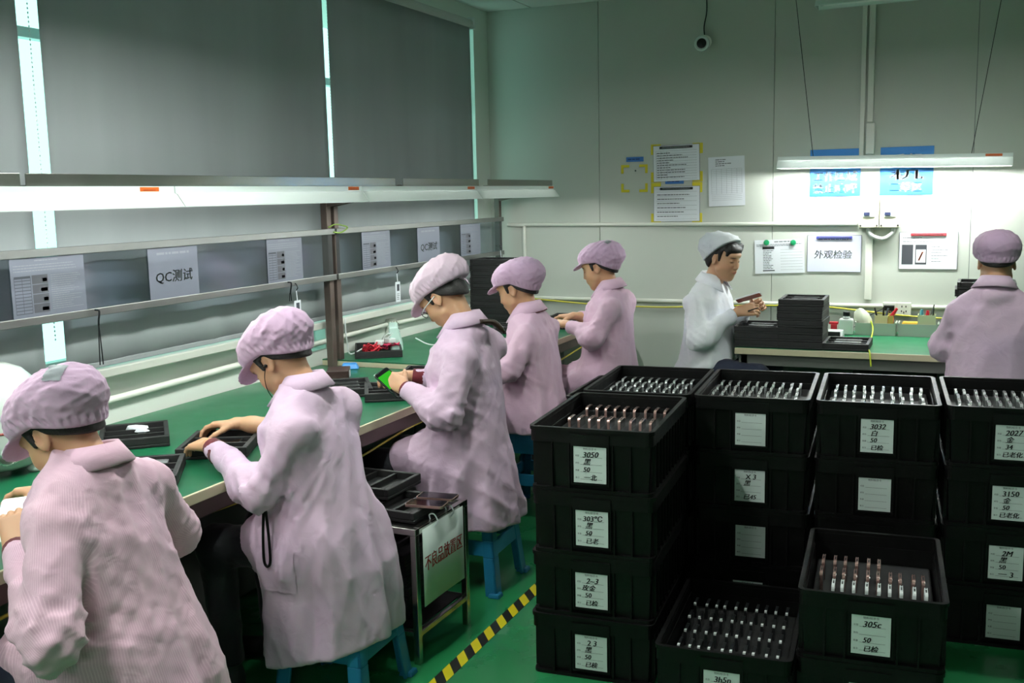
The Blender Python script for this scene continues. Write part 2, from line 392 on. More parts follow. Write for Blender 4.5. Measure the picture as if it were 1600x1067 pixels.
# ================================================================ workbenches along the windows
def workbench(name, label, y0, y1, x0, x1, z, legs):
    b = thing(name, label, 'workbench', ((x0+x1)/2, (y0+y1)/2, 0))
    w, d = (x1-x0)/2, (y1-y0)/2
    MB().box((-w, -d, z-.006), (w-.012, d, z)).build('green_mat', M_green, b)
    MB().box((-w, -d, z-.032), (w-.012, d, z-.006)).build('table_top', M_cream, b)
    MB().box((w-.012, -d, z-.034), (w, d, z+.001)).build('edge_strip', M_cream, b, bevel=.003)
    MB().box((w-.07, -d+.01, z-.10), (w-.03, d-.01, z-.034)).build('front_rail', M_brown, b, bevel=.004)
    MB().box((-w+.02, -d+.01, z-.10), (-w+.06, d-.01, z-.034)).build('rear_rail', M_brown, b, bevel=.004)
    for y in legs:
        yy = y-(y0+y1)/2
        for xx in (-w+.04, w-.05):
            MB().box((xx-.02, yy-.02, 0), (xx+.02, yy+.02, z-.10)).build('leg', M_brown, b, bevel=.003)
        MB().box((-w+.06, yy-.015, .12), (w-.07, yy+.015, .16)).build('stretcher', M_brown, b, bevel=.003)
    n = max(1, round((y1-y0)/1.2)); s = (y1-y0-.04)/n
    for k in range(n):
        MB().box((w-.42, -d+.02+k*s+.003, .10), (w-.40, -d+.02+(k+1)*s-.003, z-.10)).build('modesty_panel', M_panel, b, bevel=.002)
    return b
workbench('workbench', 'long green-topped workbench in the foreground along the windows', .6, 4.66, -3.18, -2.15, .75, (.75, 2.1, 3.32, 4.5))
workbench('workbench', 'far green-topped workbench reaching the back wall, raised a little', 4.68, 6.90, -3.18, -2.19, .78, (4.85, 6.75))

def pair_cable(name, pts, r, m, label): return pipe(name, curve_pts(pts, 8), r, label, 'cable', m, n=6)
M_ycab = MATS['yellow_cable']
pair_cable('yellow_cable', [(-2.215, .7, .56), (-2.215, 1.7, .60), (-2.21, 2.5, .645), (-2.205, 3.3, .60), (-2.2, 3.9, .64), (-2.2, 4.6, .655)], .005, M_ycab, 'yellow cable slung under the front edge of the near workbench')
pair_cable('yellow_cable', [(-2.25, 4.75, .62), (-2.245, 5.4, .60), (-2.24, 6.3, .655)], .005, M_ycab, 'yellow cable slung under the front edge of the far workbench')
pair_cable('black_cable', [(-2.3, 3.62, .64), (-2.29, 3.65, .52), (-2.31, 3.72, .38), (-2.33, 3.60, .30), (-2.3, 3.5, .42), (-2.29, 3.48, .64)], .004, M_black, 'dark cable loop hanging below the near workbench')
pair_cable('black_cable', [(-2.22, 3.98, .64), (-2.24, 3.97, .55), (-2.32, 3.9, .46), (-2.38, 3.8, .40)], .004, M_black, 'thin black lead dangling from the workbench beside the bespectacled worker')
pair_cable('yellow_cable', [(-2.28, 3.40, .61), (-2.285, 3.41, .5), (-2.29, 3.42, .40), (-2.31, 3.35, .30)], .006, M_ycab, 'short yellow cable end hanging below the near workbench')

# ---------------------------------------------------------------- fluorescent fixtures
M_tube = emitter('lit_tube', TUBE_COL, TUBE)
M_tubeB = emitter('bench_tube', TUBE_COL, TUBE*.5)
M_refl = glow_plastic('lamp_plastic', (220, 232, 227), .016)
M_tubeoff = mat('unlit_tube', (230, 234, 230), .3)
def lamp(label, loc, rot, length=1.24, lit=True, wires=None, sticker=None, hang=0, group=None, tube=None):
    L = thing('fluorescent_lamp', label, 'lamp', loc, group=group, rot=rot); h = length/2
    prof = [(-.078, -.004), (-.078, 0), (-.046, .042), (-.036, .046), (-.036, .070), (.036, .070), (.036, .046), (.046, .042), (.078, 0), (.078, -.004)]
    mb = MB(); n = len(prof)
    mb.v = [(x, y, z) for x in (-h, h) for y, z in prof]; mb.f = [(i, i+1, n+i+1, n+i) for i in range(n-1)]
    mb.build('reflector', M_refl, L)
    for s in (-1, 1):
        c = MB(); c.v = [(s*h, y, z) for y, z in prof] + [(s*(h+.002), y, z) for y, z in prof]
        c.f = [tuple(range(n)), tuple(range(2*n-1, n-1, -1))] + [(i, (i+1) % n, n+(i+1) % n, n+i) for i in range(n)]
        c.build('end_plate', M_white, L)
        MB().box((s*(h-.028)-.01, -.012, .006), (s*(h-.028)+.01, .012, .046)).build('tube_holder', M_white, L, bevel=.003)
    MB().box((-h+.02, -.028, .042), (h-.02, .028, .068)).build('channel', M_white, L)
    MB().tube([(-h+.036, 0, .016), (h-.036, 0, .016)], .013, 14).build('tube', (tube or M_tube) if lit else M_tubeoff, L, auto=True)
    if sticker is not None:
        x, s = sticker
        st = MB().box((x-.045, s*.0362-.0008, .052), (x+.045, s*.0362+.0008, .067)).build('sticker', M_orange, L)
        MB().box((x-.03, s*.0375-.0006, .056), (x+.028, s*.0375+.0006, .0575)).build('printed_line', mat('brown_ink', (120, 50, 20), .6), st)
    if wires:
        for x0, dx in wires:
            MB().tube([(x0, 0, .07), (x0+dx, 0, hang)], .0022, 6).build('hanging_wire', M_dark, L)
    return L
for (y, lab, st) in ((2.28, 'nearest white tube lamp over the workbench, cut by the left picture edge', .50),
                     (3.53, 'second white tube lamp along the workbench shelf', .56),
                     (4.78, 'third white tube lamp along the workbench shelf', .56),
                     (6.03, 'farthest white tube lamp over the workbench, by the back wall', .57)):
    lamp(lab, (-2.60, y, 1.636), (0, 0, PI/2), sticker=(st, -1), group='tube lamps over the workbench', tube=M_tubeB)
lamp('near off-frame tube lamp over the workbench beside the camera', (-2.60, 1.03, 1.636), (0, 0, PI/2), group='tube lamps over the workbench', tube=M_tubeB)
lamp('bright tube lamp hanging on wires over the inspection table', (-.395, 6.75, 1.774), (0, math.radians(.9), 0), 1.34, wires=((-.46, -.16), (.45, .14)), hang=1.19, sticker=(.57, -1), tube=emitter('bright_tube', TUBE_COL, TUBE*1.7))
lamp('unlit tube lamp hanging near the ceiling at the top of the picture', (-.18, 6.2, 2.672), (0, math.radians(-.8), 0), 1.2, lit=False, wires=((-.4, 0), (.4, 0)), hang=.3)
# the same kind of lamps hang over the rest of the workshop, behind and beside the camera
for (x, y, rz_, z_, k_), w_ in (((.2, -1.4, 0, 2.3, 1.0), 'behind the camera'), ((-1.8, .45, PI/2, 2.48, 1.9), 'over the bench beside the camera'), ((-1.78, 2.65, PI/2, 2.46, 2.1), 'over the workers'), ((0, 4.4, 0, 2.75, 1.7), 'over the rear crates')):
    lamp('tube lamp hanging outside the picture ' + w_, (x, y, z_), (0, 0, rz_), 1.24, wires=((-.42, 0), (.42, 0)), hang=2.96-z_, group='aisle lamps', tube=emitter('aisle_tube_%d' % int(k_*100), TUBE_COL, TUBE*k_))

# ---------------------------------------------------------------- racks standing on the benches
M_film = clear_film('plastic_film', .12, (222, 226, 232), .10)
def rack(label, y0, y1, posts, zb, shelf):
    r = thing('bench_rack', label, 'rack', (-3.08, 0, zb))
    for y in posts:
        MB().box((-.022, y-.02, 0), (.018, y+.02, 1.66-zb)).build('post', M_brown, r, bevel=.003)
        MB().bar((.0, y, 1.62-zb), (.42, y, 1.70-zb), .03, .03).build('arm', M_brown, r)
    for z in (1.478, 1.235):
        MB().box((.012, y0, z-.015-zb), (.034, y1, z+.015-zb)).build('rail', M_alu, r, bevel=.002)
    for z0, z1 in ((1.25, 1.463),):
        MB().box((.020, y0+.01, z0-zb), (.0215, y1-.01, z1-zb)).build('plastic_film', M_film, r)
    for a, b_ in shelf:
        MB().box((.40, a, 1.708-zb), (.43, b_, 1.712-zb)).box((.43, a, 1.708-zb), (.434, b_, 1.748-zb)).build('top_rail', M_steel, r, bevel=.0015)
    return r
rack('metal rack with two rails and a steel top rail on the near workbench', .65, 4.655, (.8, 2.2, 4.63), .75, ((.7, 2.32), (2.34, 4.62)))
rack('metal rack with two rails on the far workbench', 4.675, 6.88, (4.70, 6.86), .78, ((4.70, 5.62), (5.75, 6.84)))
g = MB().tube(curve_pts([(-3.05, 4.60, 1.50), (-3.03, 4.63, 1.515), (-3.02, 4.68, 1.51), (-3.02, 4.74, 1.495), (-3.04, 4.70, 1.47), (-3.045, 4.64, 1.475)], 6), .004, 6).build('wire_tie', mat('green_wire', (110, 140, 50), .5), smooth=True)
setprops(g, 'green and yellow wire tied round the joint of the two racks', 'wire')

# ---------------------------------------------------------------- inspection table at the back wall
t = thing('inspection_table', 'green-topped inspection table with a pale edge under the hanging lamp', 'table', (-.28, 6.33, 0))
w, d = .88, .46
MB().box((-w, -d+.012, .744), (w, d, .75)).build('green_mat', mat('bright_green_mat', (24, 122, 78), .34, var=.06), t)
MB().box((-w, -d+.012, .72), (w, d, .744)).build('table_top', M_cream, t)
MB().box((-w, -d, .715), (w, -d+.012, .751)).build('edge_strip', M_cream, t, bevel=.003)
MB().box((-w+.02, -d+.03, .65), (w-.02, -d+.06, .715)).build('front_rail', M_panel, t)
for x in (-w+.05, w-.05):
    for y in (-d+.05, d-.05): MB().box((x-.02, y-.02, 0), (x+.02, y+.02, .715)).build('leg', M_panel, t, bevel=.003)
for k in range(3): MB().box((-w+.05+k*.57+.003, .05, .06), (-w+.05+(k+1)*.57-.003, .07, .71)).build('modesty_panel', M_panel, t, bevel=.002)
sh = thing('open_bin', 'black three-compartment bin hung under the inspection table', 'bin', (-.30, 6.02, .545))
s = MB().box((-.22, -.12, 0), (.22, .12, .006)).box((-.22, -.12, .006), (-.212, .12, .07)).box((.212, -.12, .006), (.22, .12, .07)).box((-.212, .112, .006), (.212, .12, .07))
s.build('bin_body', M_black, sh); MB().box((-.22, -.12, .062), (.22, .112, .07)).build('bin_top', M_black, sh)
for x in (-.075, .075): MB().box((x-.003, -.12, .006), (x+.003, .112, .062)).build('divider', M_black, sh)

# ================================================================ blue plastic stools
M_stool = mat('blue_plastic', (36, 124, 164), .36, var=.06, vscale=4)
def frame_panel(mb, P, thick, holes, U, V):
    """flat panel mapped by P(u,v) with rectangular holes; u,v break lists"""
    for i in range(len(U)-1):
        for j in range(len(V)-1):
            if (i, j) in holes: continue
            q = [P(U[i], V[j]), P(U[i+1], V[j]), P(U[i+1], V[j+1]), P(U[i], V[j+1])]
            n = (Vector(q[1])-Vector(q[0])).cross(Vector(q[3])-Vector(q[0])).normalized()*thick
            mb.add(q + [tuple(Vector(a)+n) for a in q], [(3, 2, 1, 0), (4, 5, 6, 7), (0, 1, 5, 4), (1, 2, 6, 5), (2, 3, 7, 6), (3, 0, 4, 7)])
def make_stool():
    r = thing('plastic_stool', '', 'stool', group='blue plastic stools')
    H, a, b = .46, .122, .172        # half widths at top and foot
    MB().taper(H-.03, (2*a+.018, 2*a+.018), H, (2*a-.01, 2*a-.01)).build('seat', M_stool, r, bevel=.012, seg=3)
    hw = lambda z: a + (b-a)*(1-z/H)
    for k in range(4):
        R = Matrix.Rotation(k*PI/2, 4, 'Z'); m = MB()
        def P(u, z, R=R): 
            h = hw(z); return tuple(R @ Vector((u*h, -h, z)))
        # two legs of this side: wide feet narrowing upwards
        def Pl(u, z, R=R):
            h = hw(z); e = 1 if u > 0 else -1; wl = .36 - .05*(1-z/H)
            uu = e if abs(u) == 1 else e*(1-wl)
            return tuple(R @ Vector((uu*h, -h, z)))
        for s in (-1, 1):
            mm = MB()
            for z0, z1 in ((.0, .16), (.16, .23), (.23, .43)):
                lo, hi = (Pl(s, z0), Pl(s*.5, z0)), (Pl(s, z1), Pl(s*.5, z1))
                q = [lo[0], lo[1], hi[1], hi[0]] if s < 0 else [lo[1], lo[0], hi[0], hi[1]]
                n = Vector(R @ Vector((0, .012, 0)))
                mm.add(q + [tuple(Vector(x)+n) for x in q], [(0, 1, 2, 3), (7, 6, 5, 4), (1, 0, 4, 5), (2, 1, 5, 6), (3, 2, 6, 7), (0, 3, 7, 4)])
            mm.build('leg_panel', M_stool, r, bevel=.003)
        for z0, z1, dy in ((.165, .225, .002), (.33, .435, .001)):
            q = [Vector(P(-.68, z0)), Vector(P(.68, z0)), Vector(P(.68, z1)), Vector(P(-.68, z1))]
            n = R @ Vector((0, .016, 0)); off = R @ Vector((0, dy, 0))
            q = [x+off for x in q]; mr = MB().add(q + [x+n for x in q], [(0, 1, 2, 3), (7, 6, 5, 4), (1, 0, 4, 5), (2, 1, 5, 6), (3, 2, 6, 7), (0, 3, 7, 4)])
            mr.build('rung', M_stool, r, bevel=.003)
        f = hw(0); c = R @ Vector((f-.012, -f+.012, 0))
        MB().taper(0, (.052, .052), .018, (.044, .044), (c.x, c.y)).build('foot', M_stool, r, bevel=.004)
    return r
_stool = [None]
def stool(x, y, rz, label):
    if _stool[0] is None: _stool[0] = make_stool(); o = _stool[0]
    else: o = copy_tree(_stool[0])
    o.location = (x, y, 0); o.rotation_euler = (0, 0, rz); o['label'] = label; return o

# ================================================================ phones
M_phS = mat('phone_silver', (206, 210, 210), .24, .75)
M_phG = mat('phone_glass', (16, 18, 20), .08, spec=.7, coat=.5)
M_phC = mat('phone_copper', (196, 160, 152), .28, .8)
M_phW = mat('phone_white', (226, 232, 230), .3)
M_phB = mat('phone_black', (46, 48, 50), .28, .5)
M_lensd = mat('port_dark', (30, 30, 32), .5)
def phone_mesh(frame, front, back, detail=True):
    """standing phone, thickness along x, width along y, height along z, base at z=0 (three materials in one mesh are avoided: parts)"""
    key = (frame.name, front.name, back.name)
    if key in _PH: return _PH[key]
    fr = MB(); W, T, H, r = .073, .0092, .146, .010
    def rr(w, h, rad, n=4):
        pts = []
        for cx, cz, a0 in ((w/2-rad, h-rad, 0), (-w/2+rad, h-rad, PI/2), (-w/2+rad, rad, PI), (w/2-rad, rad, 1.5*PI)):
            for k in range(n): a = a0 + PI/2*k/(n-1); pts.append((cx+rad*math.cos(a), cz+rad*math.sin(a)))
        return pts
    p = rr(W, H, r); n = len(p)
    fr.v = [(-T/2, y, z) for y, z in p] + [(T/2, y, z) for y, z in p]
    fr.f = [(i, n+i, n+(i+1) % n, (i+1) % n) for i in range(n)] + [tuple(range(n)), tuple(range(2*n-1, n-1, -1))]
    me1 = fr.mesh('phone_frame'); me1.materials.append(frame)
    q = rr(W-.005, H-.006, r-.002, 3); m = len(q); sc = MB()
    sc.v = [(T/2-.0002, y, z+.003) for y, z in q] + [(T/2+.0007, y, z+.003) for y, z in q]
    sc.f = [(i, (i+1) % m, m+(i+1) % m, m+i) for i in range(m)] + [tuple(range(m, 2*m))]
    me2 = sc.mesh('phone_screen'); me2.materials.append(front)
    bk = MB(); bk.v = [(-T/2+.0002, y, z+.003) for y, z in q] + [(-T/2-.0007, y, z+.003) for y, z in q]
    bk.f = [(i, m+i, m+(i+1) % m, (i+1) % m) for i in range(m)] + [tuple(range(2*m-1, m-1, -1))]
    me3 = bk.mesh('phone_back'); me3.materials.append(back)
    ed = MB().box((-.0022, -.012, H-.0003), (.0022, .012, H+.0006)).box((-.0022, .02, H-.0003), (.0022, .026, H+.0006))
    me4 = ed.mesh('port'); me4.materials.append(M_lensd)
    if frame is M_phB:
        me4 = MB().box((-.0042, -.035, H-.006), (.0042, -.022, H+.0012)).mesh('port'); me4.materials.append(M_phW)
    _PH[key] = (me1, me2, me3, me4); return _PH[key]
_PH = {}
def phone(label, group, loc, rot, frame, front=None, back=None, name='phone', parts=True, ports=True):
    me = phone_mesh(frame, front or M_phG, back or frame)
    o = obj(name, me[0], None); o.location = loc; o.rotation_euler = rot
    setprops(o, label, 'phone', group)
    if parts:
        obj('screen', me[1], None, o); obj('back_cover', me[2], None, o)
        if ports: obj('port', me[3], None, o)
    return o
def flat_phone(label, loc, rz, frame, front=None, group=None, tilt=0):
    o = phone(label, group, loc, (0, 0, 0), frame, front)
    o.rotation_euler = (Matrix.Rotation(rz, 3, 'Z') @ Matrix.Rotation(tilt, 3, 'Y') @ Matrix.Rotation(-PI/2, 3, 'Y')).to_euler()
    return o

# ================================================================ black crates with phones
CW, CD, CH = .43, .615, .22
def crate_meshes():
    out = {}
    b = MB(); t = .005
    w0, d0, w1, d1 = CW/2-.022, CD/2-.022, CW/2-.014, CD/2-.014
    o = lambda w, d, z: [(-w, -d, z), (w, -d, z), (w, d, z), (-w, d, z)]
    V = o(w0, d0, .002) + o(w1, d1, .172) + o(w1-t, d1-t, .172) + o(w0-t, d0-t, .012)
    F = [(3, 2, 1, 0)] + [(i, (i+1) % 4, 4+(i+1) % 4, 4+i) for i in range(4)] + [(8+i, 8+(i+1) % 4, 12+(i+1) % 4, 12+i) for i in range(4)] + [(12, 13, 14, 15)]
    F += [(4+i, 4+(i+1) % 4, 8+(i+1) % 4, 8+i) for i in range(4)]
    b.add(V, F); out['body'] = b.mesh('crate_body')
    def ring(mb, w, d, r, z0, z1, th):
        def loop(w, d, r, z):
            p = []
            for cx, cy, a0 in ((w-r, d-r, 0), (-w+r, d-r, PI/2), (-w+r, -d+r, PI), (w-r, -d+r, 1.5*PI)):
                for k in range(5): a = a0+PI/2*k/4; p.append((cx+r*math.cos(a), cy+r*math.sin(a), z))
            return p
        A, B, C_, D = loop(w, d, r, z0), loop(w, d, r, z1), loop(w-th, d-th, max(.004, r-th), z1), loop(w-th, d-th, max(.004, r-th), z0)
        n = len(A); V = A+B+C_+D; F = []
        for a, b_ in ((0, 1), (1, 2), (2, 3), (3, 0)):
            F += [(a*n+i, a*n+(i+1) % n, b_*n+(i+1) % n, b_*n+i) for i in range(n)]
        mb.add(V, F)
    rm = MB(); ring(rm, CW/2-.004, CD/2-.004, .022, .168, .208, .012); out['rim'] = rm.mesh('crate_rim')
    lp = MB(); ring(lp, CW/2, CD/2, .026, .207, .2195, .015); out['lip'] = lp.mesh('crate_lip')
    sk = MB(); ring(sk, CW/2-.006, CD/2-.006, .022, .0, .012, .014); out['skirt'] = sk.mesh('crate_foot')
    for i, x in enumerate((-.135, -.075, .075, .135)): out['rib%d' % i] = MB().taper(.012, (.006, .014), .168, (.006, .008), (x, -CD/2+.013)).mesh('rib')
    for i, s in enumerate((-1, 1)):
        sr = MB().box((s*(CW/2-.013)-.003, -.263, .155), (s*(CW/2-.013)+.003, .263, .168))
        for k in range(11): y = -.26+k*.052; sr.box((s*(CW/2-.009)-.006, y-.003, .012), (s*(CW/2-.009)+.006, y+.003, .168))
        out['side%d' % i] = sr.mesh('ribbed_side')
    hd = MB()
    hd.box((-.066, -CD/2+.0, .028), (-.060, -CD/2+.012, .16)).box((.060, -CD/2, .028), (.066, -CD/2+.012, .16)).box((-.060, -CD/2, .028), (.060, -CD/2+.012, .033))
    hd.box((-.066, -CD/2-.001, .160), (.066, -CD/2+.006, .200))
    out['holder'] = hd.mesh('label_holder')
    cd = MB().box((-.056, -CD/2+.0015, .036), (.056, -CD/2+.0035, .164)); out['card'] = cd.mesh('label_card')
    for k, m in out.items(): m.materials.append(M_paper if k == 'card' else M_black)
    return out
CM = crate_meshes()
M_card = mat('card_paper', (214, 226, 222), .6)
CM['card'].materials.clear(); CM['card'].materials.append(M_card)
def card_text(lines, seed):
    rng = random.Random(seed); pm = MB(); hm = MB()
    put_text(pm, '物料标示卡', 0, .052, h=.0085)
    for i, k in enumerate(('机型', '颜色', '数量', '备注')):
        y = .028-.025*i; put_text(pm, k, -.043, y, h=.0062); rect(pm, -.033, y-.005, .042, y-.0042)
    for (s, x, y, h, tl) in lines:
        put_text(hm, s, x, y, h=h, shear=.22+rng.uniform(-.1, .12), bold=.0008, tilt=tl)
    return pm, hm
def stand(me_b, x, y, z):       # from the flat lettering plane to a face looking towards -y
    return [(vx+x, y, vy+z) for vx, vy, vz in me_b.v]
def crate(label, x, y, z, rz, lines=None, card=True, seed=0, insert=None):
    c = thing('storage_crate', label, 'crate', (x, y, z), rz, 'stacked black crates')
    for k, n in (('body', 'crate_body'), ('rim', 'rim'), ('lip', 'lip'), ('skirt', 'foot_ring'), ('side0', 'ribbed_side'), ('side1', 'ribbed_side'), ('rib0', 'rib'), ('rib1', 'rib'), ('rib2', 'rib'), ('rib3', 'rib'), ('holder', 'label_holder')):
        obj(n, CM[k], None, c)
    if card:
        k = obj('label_card', CM['card'], None, c)
        pm, hm = card_text(lines or [], seed)
        pm.v = stand(pm, 0, -CD/2+.0010, .100); pm.build('printed_form', M_ink, k)
        if hm.v: hm.v = stand(hm, 0, -CD/2+.0007, .100); hm.build('handwriting', M_inkb, k)
    if insert:
        f = MB(); z0, z1 = insert; w = CW/2-.03; d = CD/2-.03
        f.box((-w, -d, z0), (w, d, z1)); f.build('foam_insert', M_foam, c, bevel=.006)
    return c
YAW = math.radians(3.6); cY, sY = math.cos(YAW), math.sin(YAW)
def cpos(fx, fy):                # centre of a crate from its front left corner
    return fx + cY*CW/2 - sY*CD/2, fy + sY*CW/2 + cY*CD/2
def inplace(c, lx, ly):
    return c[0] + cY*lx - sY*ly, c[1] + sY*lx + cY*ly
L = lambda a, b, c_, d: [q for q in (a and (a, .004, .033, .019, .05), b and (b, -.008, .008, .022, 0), c_ and (c_, -.010, -.018, .016, .03), d and (d, .002, -.045, .020, .02)) if q]
col_A = cpos(-1.307, 3.114); col_A2 = cpos(-1.345, 3.765); col_B = cpos(-.905, 3.795); col_C = cpos(-.457, 3.83); col_D = cpos(-.012, 3.872)
col_E = cpos(-.843, 3.012); col_F = cpos(-.410, 3.083)
levels = ('top', 'second from the top', 'third from the top', 'bottom')
A_txt = (L('3050', '黑', '50', '一北'), L('303℃', '黑', '50', '已老'), L('2~3', '玫金', '50', '已检'), L('2 3', '黑', '50', '已検'))
B_txt = ([], L('X 3', '黑', None, '已45'), [], [])
C_txt = (L('3032', '白', '50', '已检'), [], [], [])
D_txt = (L('2027', '金', '34', '已老化'), L('3150', '金', '50', '已老化'), L('2M', '黑', '50', '一 3'), [])
def column(name, pos, txt, n=4, top_insert=None):
    for k in range(n):
        lv = levels[k] if n == 4 else ('top', 'bottom')[k]
        crate('black crate, %s in the %s' % (lv, name), pos[0] + (random.Random(k*7+int(pos[0]*99)).uniform(-.004, .004) if k else 0), pos[1] + (.003*k % .007), CH*(n-1-k), YAW, txt[k], seed=k, insert=top_insert if k == 0 else None)
INS = (.015, .150)
column('front left stack', col_A, A_txt, top_insert=(.01, .157))
column('stack behind the front left one', col_A2, ([], [], [], []), top_insert=INS)
column('second stack of the rear row', col_B, B_txt, top_insert=INS)
column('third stack of the rear row', col_C, C_txt, top_insert=INS)
column('stack at the right picture edge', col_D, D_txt, top_insert=INS)
for k in range(3):
    crate('empty looking black crate beside the fourth worker, %s of three' % ('bottom', 'middle', 'top')[k], -1.555, 4.985, CH*k, math.radians(2), card=False)
column('low front stack holding copper and white phones', col_F, (L('305c', None, '50', '已检'), []), 2, (.012, .118))
crate('single low black crate full of black phones on the floor', col_E[0], col_E[1], 0, YAW, L('3h5n', None, None, None), seed=9, insert=(.012, .125))

def slot_row(c, xs, y, z, label, group, frame, back=None, lean=0, rng=None, skip=()):
    for i, lx in enumerate(xs):
        if i in skip: continue
        px_, py_ = inplace(c, lx, y); j = rng.uniform(-.03, .03) if rng else 0
        phone(label, group, (px_, py_, z), (lean, j, YAW), frame, back=back)
rng = random.Random(4)
ROWS = ('nearest', 'second', 'third', 'farthest')
lin9 = [-.150 + i*.0365 for i in range(9)]; lin10 = [-.160 + i*.0352 for i in range(10)]
for r_, ly in ((0, .005), (1, .195)):
    slot_row(col_A, [x + .012*r_ for x in lin9], ly, .66+.045, 'copper edged phone in the %s row of the front left top crate' % ('near', 'far')[r_], 'phones in the front left top crate', M_phC, M_phB, rng=rng)
for r_ in range(4):
    ly = -.16 + r_*.105
    slot_row(col_A2, lin9, ly, .66+.045, 'silver phone, %s row, in the crate behind the front left one' % ROWS[r_], 'phones in the crate behind the front left one', M_phS, rng=rng)
    slot_row(col_B, [x-.01 for x in lin10], ly+.01, .66+.045, 'silver phone, %s row, in the second top crate of the rear row' % ROWS[r_], 'phones in the second rear crate', M_phS, rng=rng)
    slot_row(col_C, lin10, ly+.01, .66+.045, 'silver phone, %s row, in the third top crate of the rear row' % ROWS[r_], 'phones in the third rear crate', M_phS, rng=rng)
    slot_row(col_D, lin10, ly+.01, .66+.045, 'silver phone, %s row, in the top crate at the right picture edge' % ROWS[r_], 'phones in the right edge crate', M_phS, rng=rng)
for r_ in range(4):
    slot_row(col_E, lin10, -.155 + r_*.118, .03, 'black phone, %s row, in the single low crate on the floor' % ROWS[r_], 'phones in the low floor crate', M_phB, rng=rng)
lin10f = [-.155 + i*.0345 for i in range(10)]
slot_row(col_F, lin10f, -.13, .22+.042, 'white phone standing in the front row of the low front stack', 'white phones in the low front stack', M_phW, rng=rng, skip=(0,))
slot_row(col_F, lin10f, -.015, .22+.040, 'copper phone standing in the middle row of the low front stack', 'copper phones in the low front stack, middle row', M_phC, rng=rng)
slot_row(col_F, lin10f, .10, .22+.040, 'copper phone standing in the far row of the low front stack', 'copper phones in the low front stack, far row', M_phC, rng=rng, skip=(6, 7, 8, 9))

# ================================================================ foam trays
TW, TD, TH = .25, .30, .04
def tray_meshes():
    b = MB().box((-TW/2, -TD/2, 0), (TW/2, TD/2, .012))
    w = .018
    b.box((-TW/2, -TD/2, .012), (TW/2, -TD/2+w, TH)).box((-TW/2, TD/2-w, .012), (TW/2, TD/2, TH))
    b.box((-TW/2, -TD/2+w, .012), (-TW/2+w, TD/2-w, TH)).box((TW/2-w, -TD/2+w, .012), (TW/2, TD/2-w, TH))
    d = MB(); s = (TD-2*w)/3
    for k in (1, 2): y = -TD/2+w+k*s; d.box((-TW/2+w, y-.006, .012), (TW/2-w, y+.006, TH-.006))
    return b.mesh('tray'), d.mesh('dividers')
TM = tray_meshes()
for m_ in TM: m_.materials.append(M_foam)
def tray(label, loc, rz, group=None, dividers=True):
    o = obj('foam_tray', TM[0], None, bevel=.003); o.location = loc; o.rotation_euler = (0, 0, rz); setprops(o, label, 'tray', group)
    if dividers: obj('divider', TM[1], None, o)
    return o
def tray_phones(loc, rz, label, n=3, frame=None, front=None, group=None, which=None):
    s = (TD-.036)/3
    for k in (which if which is not None else range(n)):
        ly = -TD/2+.018+s*(k+.5)
        c_, s_ = math.cos(rz), math.sin(rz); lx = .0732
        flat_phone(label, (loc[0]+c_*lx-s_*ly, loc[1]+s_*lx+c_*ly, loc[2]+.019+.006), rz, frame or M_phS, front, group)
def tray_stack(n, x, y, z, rz, what, rng, jit=.004):
    ORD = ('', 'second', 'third', 'fourth', 'fifth', 'sixth', 'seventh', 'eighth', 'ninth', 'tenth', 'eleventh')
    for k in range(n):
        pos = 'topmost' if k == n-1 else ('lowest' if k == 0 else ORD[k] + ' from the bottom')
        tray('black foam tray, %s of the %s' % (pos, what), (x+rng.uniform(-jit, jit), y+rng.uniform(-jit, jit), z+k*(TH+.0005)), rz+rng.uniform(-.02, .02), 'trays of the ' + what, dividers=(k == n-1))
    return z+(n-1)*(TH+.0005)
rng = random.Random(11)
zt = tray_stack(3, -1.045, 6.06, .751, 0, 'low stack by the white coat', rng)
tray_phones((-1.045, 6.06, zt), 0, 'phone lying in the low tray stack beside the worker in white', 3, M_phS, M_phS, 'phones on the low tray stack')
zt = tray_stack(7, -.80, 6.06, .751, 0, 'tall stack on the inspection table', rng)
tray_phones((-.80, 6.06, zt), 0, 'phone lying on top of the tall tray stack', 3, M_phB, M_phB, 'phones on the tall tray stack')
tray('single black foam tray at the front edge of the inspection table', (-.555, 6.06, .751), 0)
tray_phones((-.555, 6.06, .751), 0, 'silver phone lying in the single tray on the inspection table', 3, M_phS, M_phS, 'phones in the single tray')
zt = tray_stack(9, .15, 6.36, .751, PI/2, 'stack in front of the rightmost worker', rng, .008)
zt = tray_stack(11, -2.87, 6.36, .781, PI/2, 'tall stack at the far bench end', rng)
# ================================================================ papers, signs and clipboards
def sheet_local(w, h, curl=0):
    m = MB(); n = 6
    for i in range(n+1):
        for z in (0, h):
            x = -w/2 + w*i/n; m.v.append((x, -curl*((i/n-.5)**2)*4*w, z))
    m.f = [(2*i, 2*i+2, 2*i+3, 2*i+1) for i in range(n)]
    return m
def paper(name, label, cat, loc, rotz, w, h, prints=(), m=None, tilt=0, curl=0, group=None):
    """upright sheet, its face looking along local -y, bottom edge centre at loc; prints: (MB in x/z from the bottom centre, material, partname)"""
    t = thing(name, label, cat, loc, group=group, rot=(0, tilt, rotz))
    sheet_local(w, h, curl).build('sheet', m or M_paper, t, solid=.0012, smooth=bool(curl))
    for pm, mm, pn in prints:
        q = MB(); q.v = [(x, -.0012 - curl*(x/w)**2*4*w, y) for x, y, z in pm.v]; q.f = pm.f
        q.build(pn, mm, t)
    return t
